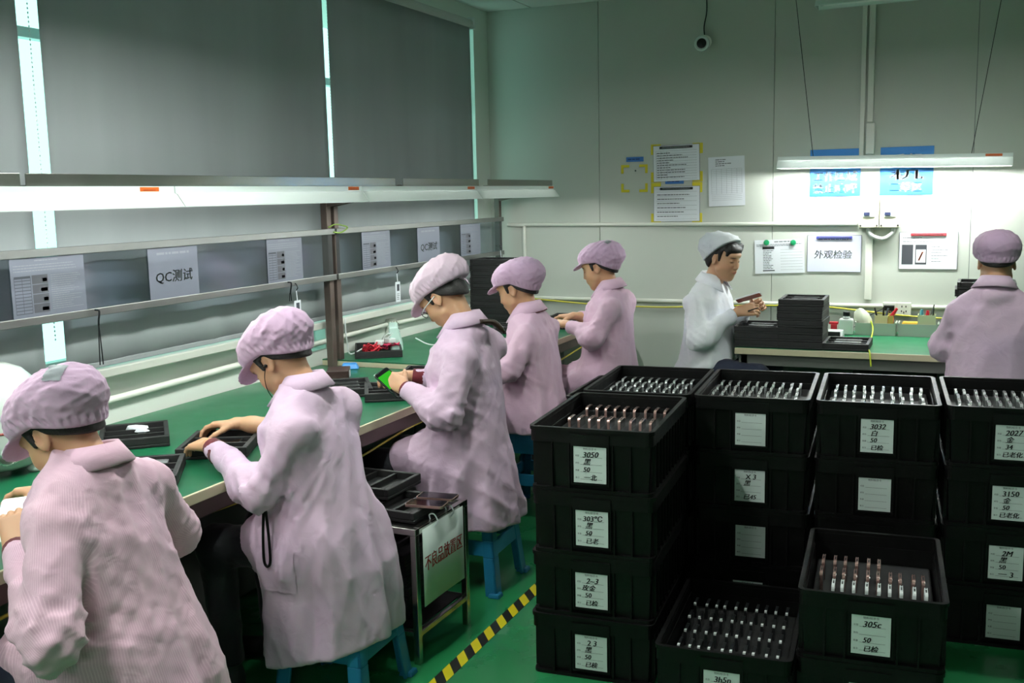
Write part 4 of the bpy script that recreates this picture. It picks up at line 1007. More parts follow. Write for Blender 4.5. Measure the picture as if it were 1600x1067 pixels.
# ================================================================ people: smooth implicit surfaces
class Field:
    def __init__(s, lo, hi, h):
        s.h = h; s.lo = np.array(lo, np.float32)
        s.n = np.maximum(4, np.ceil((np.array(hi)-np.array(lo))/h).astype(int)+1)
        s.F = np.full(s.n, 1.0, np.float32)
        s.ax = [(s.lo[i] + h*np.arange(s.n[i])).astype(np.float32) for i in range(3)]
    def sub(s, lo, hi):
        i0 = [max(0, int((lo[i]-s.lo[i])/s.h)) for i in range(3)]; i1 = [min(s.n[i], int((hi[i]-s.lo[i])/s.h)+2) for i in range(3)]
        if any(a >= b for a, b in zip(i0, i1)): return None, None
        sl = tuple(slice(a, b) for a, b in zip(i0, i1))
        return sl, (s.ax[0][sl[0]][:, None, None], s.ax[1][sl[1]][None, :, None], s.ax[2][sl[2]][None, None, :])
    def put(s, lo, hi, fn, k=0, op='u', pad=.03):
        sl, P = s.sub([a-pad-k for a in lo], [a+pad+k for a in hi])
        if sl is None: return s
        d = fn(*P); A = s.F[sl]
        if op == 'u':
            r = np.minimum(A, d)
            if k: hh = np.maximum(k-np.abs(A-d), 0)/k; r = r - hh*hh*k*.25
        else:
            d = -d; r = np.maximum(A, d)
            if k: hh = np.maximum(k-np.abs(A-d), 0)/k; r = r + hh*hh*k*.25
        s.F[sl] = r; return s
    def cap(s, a, b, ra, rb=None, k=0, op='u', flat=None):
        rb = ra if rb is None else rb
        a = np.array(a, float); b = np.array(b, float); ab = b-a; L = max(1e-9, float(ab@ab)); r = max(ra, rb)
        def fn(X, Y, Z):
            t = np.clip(((X-a[0])*ab[0] + (Y-a[1])*ab[1] + (Z-a[2])*ab[2])/L, 0, 1)
            return np.sqrt((X-a[0]-t*ab[0])**2 + (Y-a[1]-t*ab[1])**2 + (Z-a[2]-t*ab[2])**2) - (ra + (rb-ra)*t)
        return s.put(np.minimum(a, b)-r, np.maximum(a, b)+r, fn, k, op)
    def ell(s, c, r, k=0, op='u', rot=None):
        r = np.array(r, float); m = r.max()
        def fn(X, Y, Z):
            x, y, z = X-c[0], Y-c[1], Z-c[2]
            if rot is not None:
                R = rot; x, y, z = R[0][0]*x+R[1][0]*y+R[2][0]*z, R[0][1]*x+R[1][1]*y+R[2][1]*z, R[0][2]*x+R[1][2]*y+R[2][2]*z
            k0 = np.sqrt((x/r[0])**2 + (y/r[1])**2 + (z/r[2])**2); k1 = np.sqrt((x/r[0]**2)**2 + (y/r[1]**2)**2 + (z/r[2]**2)**2) + 1e-6
            return k0*(k0-1)/k1
        return s.put([c[i]-m for i in range(3)], [c[i]+m for i in range(3)], fn, k, op)
    def cut(s, fn, k=0):                         # keep where fn<0
        d = fn(s.ax[0][:, None, None], s.ax[1][None, :, None], s.ax[2][None, None, :]); r = np.maximum(s.F, d)
        if k: hh = np.maximum(k-np.abs(s.F-d), 0)/k; r = r + hh*hh*k*.25
        s.F = r.astype(np.float32); return s
    def band(s, fn, w=.05):                      # displace near the surface only
        i, j, k = np.nonzero(np.abs(s.F) < w)
        s.F[i, j, k] += fn(s.ax[0][i], s.ax[1][j], s.ax[2][k]); return s
    def mesh(s):
        F = s.F; F[0] = F[-1] = 1; F[:, 0] = F[:, -1] = 1; F[:, :, 0] = F[:, :, -1] = 1
        S = F < 0; n = F.shape
        cs = np.zeros(tuple(v-1 for v in n), np.uint8)
        for a in (0, 1):
            for b in (0, 1):
                for c in (0, 1): cs += S[a:n[0]-1+a, b:n[1]-1+b, c:n[2]-1+c]
        cells = np.argwhere((cs > 0) & (cs < 8)); idx = -np.ones(cs.shape, np.int64); idx[tuple(cells.T)] = np.arange(len(cells))
        acc = np.zeros((len(cells), 3)); cnt = np.zeros(len(cells))
        corners = [(a, b, c) for a in (0, 1) for b in (0, 1) for c in (0, 1)]
        for p in corners:
            for ax in range(3):
                if p[ax]: continue
                q = list(p); q[ax] = 1
                fp = F[cells[:, 0]+p[0], cells[:, 1]+p[1], cells[:, 2]+p[2]]; fq = F[cells[:, 0]+q[0], cells[:, 1]+q[1], cells[:, 2]+q[2]]
                m = (fp < 0) != (fq < 0); t = np.where(m, fp/np.where(m, fp-fq, 1), 0)
                pt = np.array(p, float)[None].repeat(len(cells), 0); pt[:, ax] += t
                acc[m] += pt[m]; cnt[m] += 1
        V = s.lo + s.h*(cells + acc/cnt[:, None])
        faces = []
        for ax in range(3):
            sl0 = [slice(None)]*3; sl1 = [slice(None)]*3; sl0[ax] = slice(0, -1); sl1[ax] = slice(1, None)
            a, b = S[tuple(sl0)], S[tuple(sl1)]
            e = np.argwhere(a != b); u, v = (ax+1) % 3, (ax+2) % 3
            e = e[(e[:, u] > 0) & (e[:, v] > 0) & (e[:, u] < n[u]-1) & (e[:, v] < n[v]-1)]
            d = np.eye(3, dtype=int)
            q = [idx[tuple((e - i*d[u] - j*d[v]).T)] for i, j in ((1, 1), (0, 1), (0, 0), (1, 0))]
            f = np.stack(q, 1); fl = a[tuple(e.T)]
            f[~fl] = f[~fl][:, ::-1]; faces.append(f)
        return V, np.concatenate(faces)

def wrinkle(seed, n=7, fmin=70, fmax=150, stretch=(1, 1, .45), warp=1.6):
    g_ = np.random.RandomState(seed); D = g_.normal(size=(n, 3))*np.array(stretch); D /= np.linalg.norm(D, axis=1)[:, None]
    fr = g_.uniform(fmin, fmax, n); ph = g_.uniform(0, 6.3, n); D2 = g_.normal(size=(n, 3)); D3 = g_.normal(size=(n, 3))
    def fn(x, y, z):
        t = 0
        for i in range(n):
            w = warp*np.sin(fmin*.12*(D2[i, 0]*x + D2[i, 1]*y + D2[i, 2]*z) + ph[i]*2)
            m = .5+.5*np.sin(fmin*.13*(D3[i, 0]*x + D3[i, 1]*y + D3[i, 2]*z) + ph[i]*3)
            t = t + m*(1-2*np.abs(np.sin(.5*(fr[i]*(D[i, 0]*x + D[i, 1]*y + D[i, 2]*z) + ph[i]) + w))**.75)*(fmin/fr[i])
        return t/n**.5
    return fn
def to_obj(name, V, Fq, m, parent, attrs=None, cols=None, tr=None):
    if tr is not None: V = V @ np.array(tr[0]).T + np.array(tr[1])
    me = bpy.data.meshes.new(name); me.vertices.add(len(V)); me.vertices.foreach_set('co', V.astype(np.float32).ravel())
    me.loops.add(Fq.size); me.loops.foreach_set('vertex_index', Fq.astype(np.int32).ravel())
    me.polygons.add(len(Fq)); me.polygons.foreach_set('loop_start', np.arange(0, Fq.size, 4, dtype=np.int32)); me.polygons.foreach_set('loop_total', np.full(len(Fq), 4, np.int32))
    me.polygons.foreach_set('use_smooth', [True]*len(Fq)); me.update(calc_edges=True); me.validate()
    if attrs is not None:
        at = me.attributes.new('stripe', 'FLOAT', 'POINT'); at.data.foreach_set('value', attrs.astype(np.float32))
    if cols is not None:
        at = me.attributes.new('tone', 'FLOAT_COLOR', 'POINT'); at.data.foreach_set('color', np.concatenate([cols, np.ones((len(cols), 1))], 1).astype(np.float32).ravel())
    return obj(name, me, m, parent)

def cloth(name, rgb, stripe=0, freq=.0065, rough=.75):
    m = bpy.data.materials.new(name); m.use_nodes = True; nt = m.node_tree; b = nt.nodes['Principled BSDF']; b.inputs['Roughness'].default_value = rough
    b.inputs['Specular IOR Level'].default_value = .25; b.inputs['Sheen Weight'].default_value = .15
    tc = nt.nodes.new('ShaderNodeTexCoord'); c = lin(rgb)
    n = nt.nodes.new('ShaderNodeTexNoise'); n.inputs['Scale'].default_value = 5; n.inputs['Detail'].default_value = 4; nt.links.new(tc.outputs['Object'], n.inputs['Vector'])
    mx = nt.nodes.new('ShaderNodeMix'); mx.data_type = 'RGBA'; mx.inputs[6].default_value = (c[0]*.90, c[1]*.88, c[2]*.97, 1); mx.inputs[7].default_value = (min(1, c[0]*1.08), c[1]*1.08, c[2]*1.03, 1)
    nt.links.new(n.outputs['Fac'], mx.inputs[0]); col = mx.outputs[2]
    n3 = nt.nodes.new('ShaderNodeTexNoise'); n3.inputs['Scale'].default_value = 2.6; n3.inputs['Detail'].default_value = 2; nt.links.new(tc.outputs['Object'], n3.inputs['Vector'])
    r3 = nt.nodes.new('ShaderNodeMapRange'); r3.inputs[1].default_value = .48; r3.inputs[2].default_value = .72; r3.inputs[4].default_value = .4; nt.links.new(n3.outputs['Fac'], r3.inputs[0])
    m3 = nt.nodes.new('ShaderNodeMix'); m3.data_type = 'RGBA'; m3.inputs[7].default_value = (c[0]*.66, c[1]*.72, c[2]*.92, 1)
    nt.links.new(r3.outputs[0], m3.inputs[0]); nt.links.new(col, m3.inputs[6]); col = m3.outputs[2]
    if stripe:
        at = nt.nodes.new('ShaderNodeAttribute'); at.attribute_name = 'stripe'
        mu = nt.nodes.new('ShaderNodeMath'); mu.operation = 'MULTIPLY'; mu.inputs[1].default_value = 2*PI/freq; si = nt.nodes.new('ShaderNodeMath'); si.operation = 'SINE'
        mr = nt.nodes.new('ShaderNodeMapRange'); mr.inputs[1].default_value = .1; mr.inputs[2].default_value = .9; mr.inputs[4].default_value = stripe
        m2 = nt.nodes.new('ShaderNodeMix'); m2.data_type = 'RGBA'; m2.inputs[7].default_value = (min(1, c[0]*1.2), min(1, c[1]*1.3), min(1, c[2]*1.25), 1)
        nt.links.new(at.outputs['Fac'], mu.inputs[0]); nt.links.new(mu.outputs[0], si.inputs[0]); nt.links.new(si.outputs[0], mr.inputs[0]); nt.links.new(mr.outputs[0], m2.inputs[0]); nt.links.new(col, m2.inputs[6]); col = m2.outputs[2]
    nt.links.new(col, b.inputs['Base Color'])
    n2 = nt.nodes.new('ShaderNodeTexNoise'); n2.inputs['Scale'].default_value = 16; n2.inputs['Detail'].default_value = 3; n2.inputs['Distortion'].default_value = 1.2
    nt.links.new(tc.outputs['Object'], n2.inputs['Vector']); bp = nt.nodes.new('ShaderNodeBump'); bp.inputs['Strength'].default_value = .28; bp.inputs['Distance'].default_value = .012
    nt.links.new(n2.outputs['Fac'], bp.inputs['Height']); nt.links.new(bp.outputs[0], b.inputs['Normal'])
    MATS[name] = m; return m
M_pink = cloth('pink_cotton', (220, 186, 206)); M_pinkS = cloth('pink_striped_cotton', (216, 178, 194), .7); M_lilac = cloth('lilac_cotton', (210, 184, 204))
M_wcoat = cloth('white_cotton', (240, 244, 247)); M_cap = cloth('pink_cap_cotton', (194, 164, 186)); M_capP = cloth('pale_pink_cap', (214, 192, 202)); M_wcap = cloth('white_cap_cotton', (230, 236, 236))
M_trou = cloth('black_trousers', (20, 20, 26)); M_jean = cloth('dark_blue_trousers', (34, 40, 58))
M_cuff = cloth('dark_red_knit', (92, 22, 30)); M_shoe = mat('dark_shoe', (24, 24, 26), .5)
def skin_mat():
    m = bpy.data.materials.new('skin'); m.use_nodes = True; nt = m.node_tree; b = nt.nodes['Principled BSDF']
    at = nt.nodes.new('ShaderNodeAttribute'); at.attribute_name = 'tone'; nt.links.new(at.outputs['Color'], b.inputs['Base Color'])
    b.inputs['Roughness'].default_value = .5; b.inputs['Subsurface Weight'].default_value = .12; b.inputs['Subsurface Radius'].default_value = (.6, .25, .15); b.inputs['Subsurface Scale'].default_value = .01
    MATS['skin'] = m; return m
M_skin = skin_mat()
m = mat('black_hair', (20, 17, 16), .55, var=.3, vscale=60, bump=.5, bscale=140); M_hair = m
M_hairB = mat('brown_hair', (52, 36, 28), .4, var=.3, vscale=60, bump=.5, bscale=140)
SKIN = np.array(lin((194, 150, 116)))

def frame(f, up):
    f = nrm(f); l = nrm(np.cross(up, f)); u = np.cross(f, l); return np.stack([f, l, u], 1)     # columns: forward, left, up
def euler_head(pitch, yaw=0, roll=0):
    R = Matrix.Rotation(yaw, 3, 'Z') @ Matrix.Rotation(pitch, 3, 'Y') @ Matrix.Rotation(roll, 3, 'X'); return np.array(R)

def head_mesh(neck_local, h):
    """in head axes: x forward, y left, z up, origin between the ears at eye height"""
    f = Field((-.15, -.105, -.30), (.145, .105, .15), h)
    f.ell((-.012, 0, .035), (.096, .076, .088)); f.ell((.030, 0, -.025), (.066, .062, .085), k=.04)
    f.ell((.045, 0, -.085), (.036, .036, .032), k=.035); f.ell((.066, 0, -.104), (.018, .020, .015), k=.02)
    for s in (-1, 1):
        f.ell((.050, s*.038, -.030), (.032, .026, .028), k=.025); f.cap((.020, s*.058, -.06), (.052, s*.024, -.098), .012, .012, k=.03)
    f.ell((.078, 0, .040), (.022, .048, .016), k=.02)                                                    # brow
    for s in (-1, 1): f.ell((.096, s*.032, .006), (.018, .020, .013), k=.014, op='s')                    # eye sockets
    for s in (-1, 1): f.ell((.0765, s*.031, .004), (.0135, .0155, .0115), k=.004)                        # lids
    f.cap((.090, 0, .012), (.104, 0, -.030), .0065, .0095, k=.014)
    for s in (-1, 1): f.ell((.096, s*.011, -.034), (.010, .0075, .007), k=.006)
    f.ell((.084, 0, -.058), (.013, .025, .016), k=.016); f.ell((.0935, 0, -.0555), (.008, .020, .0048), k=.003); f.ell((.0915, 0, -.066), (.0085, .0165, .0055), k=.003)
    f.cap((.101, -.02, -.0605), (.101, .02, -.0605), .0022, k=.003, op='s')
    for s in (-1, 1):
        R = np.array(Matrix.Rotation(s*.35, 3, 'Z') @ Matrix.Rotation(-.18, 3, 'Y'))
        f.ell((-.010, s*.079, .000), (.020, .007, .032), k=.008, rot=R); f.ell((-.004, s*.087, .004), (.011, .006, .020), k=.004, op='s', rot=R)
        f.ell((-.004, s*.079, -.024), (.010, .006, .010), k=.006)
    nb = np.array(neck_local); f.cap((-.030, 0, -.040), nb, .045, .050, k=.03); f.cap((-.005, 0, -.08), nb*.9+np.array((.01, 0, 0)), .038, .045, k=.03)
    V, Q = f.mesh()
    col = np.repeat(SKIN[None], len(V), 0)
    def dab(c, r, rgb, a=1):
        d = np.sqrt((((V-np.array(c))/np.array(r))**2).sum(1)); w = np.clip(1.6-1.2*d, 0, 1)*a; col[:] = col*(1-w[:, None]) + np.array(lin(rgb))*w[:, None]
    dab((.098, 0, -.060), (.020, .021, .0095), (168, 92, 84), .85)
    for s in (-1, 1):
        dab((.055, s*.042, -.03), (.03, .022, .022), (214, 150, 122), .5)
        dab((.090, s*.032, .027), (.022, .020, .0042), (46, 34, 30), .9); dab((.090, s*.032, .0005), (.02, .0155, .0034), (30, 24, 24), .95)
        dab((-.004, s*.088, .004), (.012, .008, .02), (170, 106, 86), .5)
    return V, Q, col

def hand_field(f, T, side, curl, thumb=.5, spread=1.0):
    """T: (R columns fingers/thumb-side/back, wrist). fingers along +x, thumb +y, back of hand +z"""
    R, w = T; g_ = lambda p: w + R @ np.array(p, float)
    ys = (.0275, .0095, -.0090, -.0265); ln = (.070, .078, .073, .057)
    for y in ys: f.cap(g_((.0, y*.55, 0)), g_((.086, y, .002)), .0150, .0125, k=.012)
    f.cap(g_((.01, .02, -.006)), g_((.05, .028, -.008)), .013, .012, k=.012)
    for i, (y, L_) in enumerate(zip(ys, ln)):
        c = curl[i] if hasattr(curl, '__len__') else curl; a = .15+c*.45; p = np.array((.086, y, .002)); sp = (1.5-i)*.06*spread
        for j, (q, r0, r1) in enumerate(((.44, .0092, .0084), (.32, .0084, .0076), (.24, .0076, .0064))):
            d = np.array((math.cos(a), math.sin(sp)*.6, -math.sin(a))); e = p + d*L_*q
            f.cap(g_(p), g_(e), r0, r1, k=.0035); p = e; a += .25+c*.75
    p = np.array((.022, .026, -.008)); a = thumb
    for q, r0, r1, da in ((.034, .0125, .0105, 0), (.032, .0105, .0092, .28), (.024, .0092, .0072, .3)):
        d = np.array((math.cos(.75-a*.55+.0), math.sin(.75-a*.55), -.35-.35*a)); d /= np.linalg.norm(d); e = p + d*q
        f.cap(g_(p), g_(e), r0, r1, k=.005); p = e; a += da
def arm_mesh(elbow, wrist, Rh, side, curl, thumb, h):
    e = np.array(elbow); w = np.array(wrist); u = nrm(e-w); s0 = w + u*min(.17, np.linalg.norm(e-w)*.8)
    ext = w + Rh[:, 0]*.19
    lo = np.minimum(np.minimum(s0, ext), w)-.075; hi = np.maximum(np.maximum(s0, ext), w)+.075
    f = Field(lo, hi, h); f.cap(s0, w + u*.05, .036, .029); f.cap(w + u*.06, w - u*.01, .028, .023, k=.02)
    hand_field(f, (Rh, w), side, curl, thumb); return f.mesh()

def loft(f, secs, k=0, pw=2.3):
    """torso: sections (z, centre x, half depth, half width, centre y)"""
    S = np.array(secs, float); zs = S[:, 0]
    zz = f.ax[2]; ip = lambda c: np.interp(zz, zs, np.convolve(np.pad(S[:, c], 1, 'edge'), [.12, .76, .12], 'valid')).astype(np.float32)
    cx, a, b, cy = ip(1), ip(2), ip(3), ip(4)
    X, Y = f.ax[0][:, None, None], f.ax[1][None, :, None]
    q = (np.abs((X-cx)/a)**pw + np.abs((Y-cy)/b)**pw)**(1/pw)
    d = (q-1)*np.minimum(a, b)*.92
    top = zz[None, None, :]-zs[-1]; bot = zs[0]-zz[None, None, :]
    d = np.maximum(np.maximum(d, top), bot).astype(np.float32)
    f.F = np.minimum(f.F, d); return f

def patch(name, V, Q, sel, off, m, parent, tr=None):
    c = V[Q].mean(1); keep = sel(c); Qk = Q[keep]
    if not len(Qk): return None
    n = np.zeros_like(V); fn = np.cross(V[Q[:, 2]]-V[Q[:, 0]], V[Q[:, 3]]-V[Q[:, 1]])
    for i in range(4): np.add.at(n, Q[:, i], fn)
    n /= np.linalg.norm(n, axis=1)[:, None]+1e-9
    ids, inv = np.unique(Qk, return_inverse=True); P = V[ids] + n[ids]*off
    return to_obj(name, P, inv.reshape(-1, 4), m, parent, tr=tr)

def person(label, loc, yaw, P):
    """P: pose in the person's own axes, x forward, y left, z up from the floor under the seat"""
    T = thing('person', label, 'person', loc, yaw, P.get('group'))
    far = P.get('far', False); hh, hc = (.0046, .0115) if far else (.0036, .0088)
    sh = [(s_[0]-.0, s_[1]*.87, s_[2]-.025) for s_ in P['shoulders']]; nb = np.array(P['neck'], float); hc0 = np.array(P['head'], float); Rh = euler_head(*P['head_rot'])
    inv = lambda p: Rh.T @ (np.array(p)-hc0)
    # ---------- body: head with neck, both forearms with hands, trunk, one mesh
    nl = inv(nb - np.array((0, 0, .02)))
    V, Q, col = head_mesh(nl, hh); parts = [(V @ Rh.T + hc0, Q, col)]
    arms = P['arms']; hres = .0036 if far else .0027
    for side, A in zip((1, -1), arms):
        x = nrm(A['dir']); bk = np.array(A['back'], float); bk = nrm(bk - x*(bk@x)); y = np.cross(bk, x); Rm = np.stack([x, y, bk], 1)
        # thumb side: for a left hand (fingers forward, back up) the thumb points right (-y)
        if side == 1: Rm = np.stack([x, -y, bk], 1)
        V, Q = arm_mesh(A['elbow'], A['wrist'], Rm, side, A.get('curl', .4), A.get('thumb', .5), hres)
        if side == 1: pass
        cl = np.repeat(SKIN[None], len(V), 0); tip = ((V-np.array(A['wrist'])) @ x)
        w = np.clip((tip-.12)/.05, 0, 1)[:, None]*.35; cl = cl*(1-w) + np.array(lin((214, 140, 116)))*w
        parts.append((V, Q, cl))
    f = Field((-.3, -.35, .35), (.45, .35, nb[2]+.06), .016)
    f.cap((0, 0, .52), (nb[0]*.8, 0, nb[2]-.16), .09, .065); f.cap((nb[0]*.8, 0, nb[2]-.16), nb, .06, .04, k=.03)
    for s, A in zip(sh, arms): f.cap(s, A['elbow'], .04, .032, k=.03); f.cap((nb[0]*.9, 0, nb[2]-.11), s, .035, .035, k=.02)
    V, Q = f.mesh(); parts.append((V, Q, np.repeat(SKIN[None], len(V), 0)))
    o_ = 0; VV = []; QQ = []; CC = []
    for V, Q, cl in parts: VV.append(V); QQ.append(Q+o_); CC.append(cl); o_ += len(V)
    to_obj('body', np.concatenate(VV), np.concatenate(QQ), M_skin, T, cols=np.concatenate(CC))
    # ---------- hair
    f = Field((-.15, -.11, -.14), (.13, .11, .15), .005 if far else .004)
    f.ell((-.014, 0, .036), (.104, .083, .096)); f.ell((-.045, 0, -.02), (.066, .070, .070), k=.03)
    f.cut(lambda X, Y, Z: .012 - (Z - np.clip((X+.01)*P.get('hairline', .9), -.085, .05) + 0*Y), .01)
    if P.get('sideburn', True):
        for s in (-1, 1): f.cap((.020, s*.072, .05), (.022, s*.0735, -.002), .015, .007, k=.01)
    if P.get('fringe'):
        f.ell((.052, 0, .070), (.046, .070, .030), k=.01)
        for y0, y1 in ((-.05, -.066), (-.035, -.055), (.035, .055), (.05, .068), (.06, .074)): f.cap((.065, y0, .092), (.085-.02*abs(y1)/.05, y1, .036), .012, .005, k=.012)
    V, Q = f.mesh()
    g_ = wrinkle(5, 5, 120, 200); 
    to_obj('hair', V, Q, P.get('hair', M_hair), T, tr=(Rh, hc0))
    # ---------- cap
    f = Field((-.25, -.17, -.15), (.22, .17, .21), .0058 if far else .0045); cp = P.get('cap', {}); ck = cp.get('kind', 'visor')
    pf = cp.get('puff', 1.0)
    f.ell((-.010, 0, .045), (.114, .096, .078)); f.ell((-.022, 0, .084), (.130, .114, .072*pf), k=.03)
    f.ell((-.092*pf, 0, .045+cp.get('rise', 0)), (.088, .100, .074), k=.04); f.ell((-.060, 0, -.01), (.060, .082, .062), k=.03)
    wr = wrinkle(P['seed']+1, 11, 110, 330, (1, 1, 1), 2.4)
    def capdisp(x, y, z):
        th = np.arctan2(y, x+.02); ed = .034 + np.where(x > -.012, .2*(x+.012), cp.get('nape', .85)*(x+.012)); up = np.clip((z-ed-.004)/.04, 0, 1)
        return -.0085*wr(x, y, z)*up - .0034*np.sin(34*th+2*np.sin(3*th))*np.exp(-((z-ed-.026)/.014)**2)
    f.band(capdisp)
    sl, z0, np_ = cp.get('slope', .20), cp.get('z0', .034), cp.get('nape', .85)
    f.cut(lambda X, Y, Z: (z0 + np.where(X > -.012, sl*(X+.012), np_*(X+.012)) - Z)*.9 + 0*Y, .006)
    if ck == 'visor':
        Rv = np.array(Matrix.Rotation(cp.get('vis', .30), 3, 'Y'))
        f.ell((.100, 0, .048), (.060, .086, .0085), k=.008, rot=Rv)
    V, Q = f.mesh(); co = to_obj('cap', V, Q, cp.get('mat', M_cap), T, tr=(Rh, hc0))
    if cp.get('tag'):
        d_, r1, r2, an = cp['tag']; d_ = nrm(d_); u_ = nrm(np.cross(d_, (0, 0, 1))); v_ = np.cross(d_, u_); ca, sa = math.cos(an), math.sin(an); o0 = np.array((-.03, 0, .06))
        patch('cap_tag', V, Q, lambda c: (np.abs(((c-o0)@u_)*ca+((c-o0)@v_)*sa) < r1) & (np.abs(-((c-o0)@u_)*sa+((c-o0)@v_)*ca) < r2) & ((c-o0)@d_ > .02), .0024, mat('grey_mesh', (132, 138, 142), .6), co)
        for ch in co.children: 
            me = ch.data; a_ = np.array([v.co[:] for v in me.vertices]) @ Rh.T + hc0; me.vertices.foreach_set('co', a_.astype(np.float32).ravel()); me.update()
    if cp.get('knot'):
        kx, kz = cp['knot']; mm = MB()
        mm.lathe([(0, -.014), (.010, -.010), (.013, 0), (.010, .010), (0, .014)], 10, (kx, 0, kz)); mm.tube([(kx-.004, .0, kz-.008), (kx-.016, .004, kz-.03), (kx-.014, .006, kz-.055)], [.005, .004, .002], 6); mm.tube([(kx, .0, kz), (kx-.022, -.004, kz+.006), (kx-.034, -.006, kz-.010)], [.006, .008, .004], 6)
        mm.v = [tuple(Rh @ np.array(v) + hc0) for v in mm.v]; mm.build('cap_tie', cp.get('mat', M_cap), co, smooth=True)
    # ---------- coat
    ct = P['coat']; hem = ct['hem']; secs = ct['secs']; big = max(s[3] for s in secs)+.08
    xs_ = [s[1]-s[2] for s in secs] + [s[1]+s[2] for s in secs]
    ex = [A['elbow'] for A in arms] + [A['wrist'] for A in arms]
    lo = [min(min(xs_), min(e[0] for e in ex))-.12, min(-big, min(e[1] for e in ex)-.12), hem-.03]; hi = [max(max(xs_), max(e[0] for e in ex), ct.get('lap', .3))+.14, max(big, max(e[1] for e in ex)+.12), nb[2]+.09]
    f = Field(lo, hi, hc); loft(f, secs)
    fa = Field(lo, hi, hc)
    for s, A in zip(sh, arms):
        s = np.array(s); e = np.array(A['elbow']); w = np.array(A['wrist']); cf = w + nrm(e-w)*A.get('cuff', .055)
        sw = ct.get('sleeve', 1.0)
        f.cap((nb[0]*.92, s[1]*.40, nb[2]-.060), s, .050, .066*sw, k=.06)
        fa.cap(s, e, .070*sw, .072*sw); fa.cap(e, cf, .074*sw, .046*sw, k=.03)
        fa.ell(tuple(e + (cf-e)*.25 - np.array((0, 0, .018))), (.080*sw, .080*sw, .072*sw), k=.04)
    k_ = .016; hd_ = np.maximum(k_-np.abs(f.F-fa.F), 0)/k_; f.F = (np.minimum(f.F, fa.F) - hd_*hd_*k_*.25).astype(np.float32)
    f.ell((nb[0]-.018, 0, nb[2]-.045), (.082, .095, .055), k=.04)
    if ct.get('lap'):
        for y in (-.10, .10): f.cap((.02, y, .53), (ct['lap'], y*1.05, .535), .118, .105, k=.08)
        f.cap((.02, 0, .50), (ct['lap']-.04, 0, .48), .12, .10, k=.08)
    w1 = wrinkle(P['seed'], 8, 38, 85, (1, 1, .16)); w2 = wrinkle(P['seed']+50, 8, 100, 220, (1, 1, .8)); ph = P['seed']*1.7
    els = [np.array(A['elbow']) for A in arms]
    def disp(x, y, z):
        th = np.arctan2(y, x-.02); lowz = np.clip((.72-z)/.40, 0, 1)
        d = -.0150*w1(x, y, z) - .0034*w2(x, y, z)
        d = d - lowz*(.012*np.sin(7*th + ph + 1.5*np.sin(2*th+z*2)) + .007*np.sin(13*th + 2*ph + z*3))
        for e in els:
            r = np.sqrt((x-e[0])**2+(y-e[1])**2+(z-e[2])**2); d = d - .017*np.exp(-(r/.15)**2)*w2(x*.8, y*.8, z)
        return d
    f.band(disp, .07)
    f.cut(lambda X, Y, Z: hem + ct.get('hemtilt', 0)*X + .008*np.sin(9*Y+3*X) - Z, .01)
    # hollow under the seat so that the coat hangs round the stool
    inner = f.F + .020; cutz = f.ax[2][None, None, :] - .475
    f.F = np.maximum(f.F, -np.maximum(inner, cutz)).astype(np.float32)
    V, Q = f.mesh()
    # stripes run down the cloth: arc length round the trunk, or round the nearest sleeve
    st_ = np.arctan2(V[:, 1], V[:, 0]-np.interp(V[:, 2], [s[0] for s in secs], [s[1] for s in secs]))*.20
    for s, A in zip(sh, arms):
        for a, b_ in ((np.array(s), np.array(A['elbow'])), (np.array(A['elbow']), np.array(A['wrist']))):
            ab = b_-a; t = np.clip(((V-a)@ab)/(ab@ab), 0, 1); q = V-(a+t[:, None]*ab); r = np.linalg.norm(q, axis=1)
            u = nrm(np.cross(ab, (0, .3, 1))); v = np.cross(nrm(ab), u); m_ = (r < .10) & (np.abs(V[:, 1]) > abs(s[1])-.05); st_[m_] = (np.arctan2(q@v, q@u)*.075)[m_]
    co = to_obj('coat', V, Q, ct['mat'], T, attrs=st_)
    if ct.get('pocket'):
        x0, x1, z0, z1, sg = ct['pocket']
        patch('pocket', V, Q, lambda c: (c[:, 0] > x0) & (c[:, 0] < x1) & (c[:, 2] > z0) & (c[:, 2] < z1) & (c[:, 1]*sg > .12), .004, ct['mat'], co)
    # ---------- collar: a folded band round the neck, open at the throat
    mm = MB(); n = 30; ax_ = nrm(np.array(hc0) - nb + np.array((-.02, 0, .12))); Rc = frame((1, 0, -.15 if abs(ax_[2]) > .5 else 0), ax_); kx = P.get('collar', 1.0)
    for i in range(n+1):
        a = PI + (i/n-.5)*2*2.55; e = abs(i/n-.5)*2; fr_ = max(0, (e-.72)/.28)
        for r_, z_ in ((.052, -.005), (.060, .040-.012*fr_), (.066, .044-.012*fr_), (.092+.020*e+.02*fr_, -.004-.012*e-.028*fr_), (.088+.020*e+.02*fr_, -.008-.012*e-.028*fr_)):
            p = nb + Rc @ np.array((r_*kx*math.cos(a)*1.0, r_*kx*math.sin(a), z_*kx)); mm.v.append(tuple(p))
    for i in range(n):
        for j in range(4): b_ = i*5+j; mm.f.append((b_, b_+5, b_+6, b_+1))
    cl_ = mm.build('collar', ct['mat'], co, smooth=True, solid=.004)
    # ---------- cuffs
    for A in arms:
        if A.get('nocuff'): continue
        e = np.array(A['elbow']); w = np.array(A['wrist']); u = nrm(e-w)
        mm = MB().tube([tuple(w+u*(A.get('cuff', .055)+.03)), tuple(w+u*(A.get('cuff', .055)-.012)), tuple(w+u*(A.get('cuff', .055)-.034))], [.040, .0365, .034], 16, cap=True); mm.build('cuff', P.get('cuffmat', M_cuff), co, smooth=False, auto=True)
    # ---------- trousers and shoes
    lg = P.get('legs', ((.40, .12), (.38, -.12))); tz = P.get('trousers', M_trou); lz = P.get('legz', 0)
    f = Field((-.2, -.3, .04), (.62, .3, .76), .012)
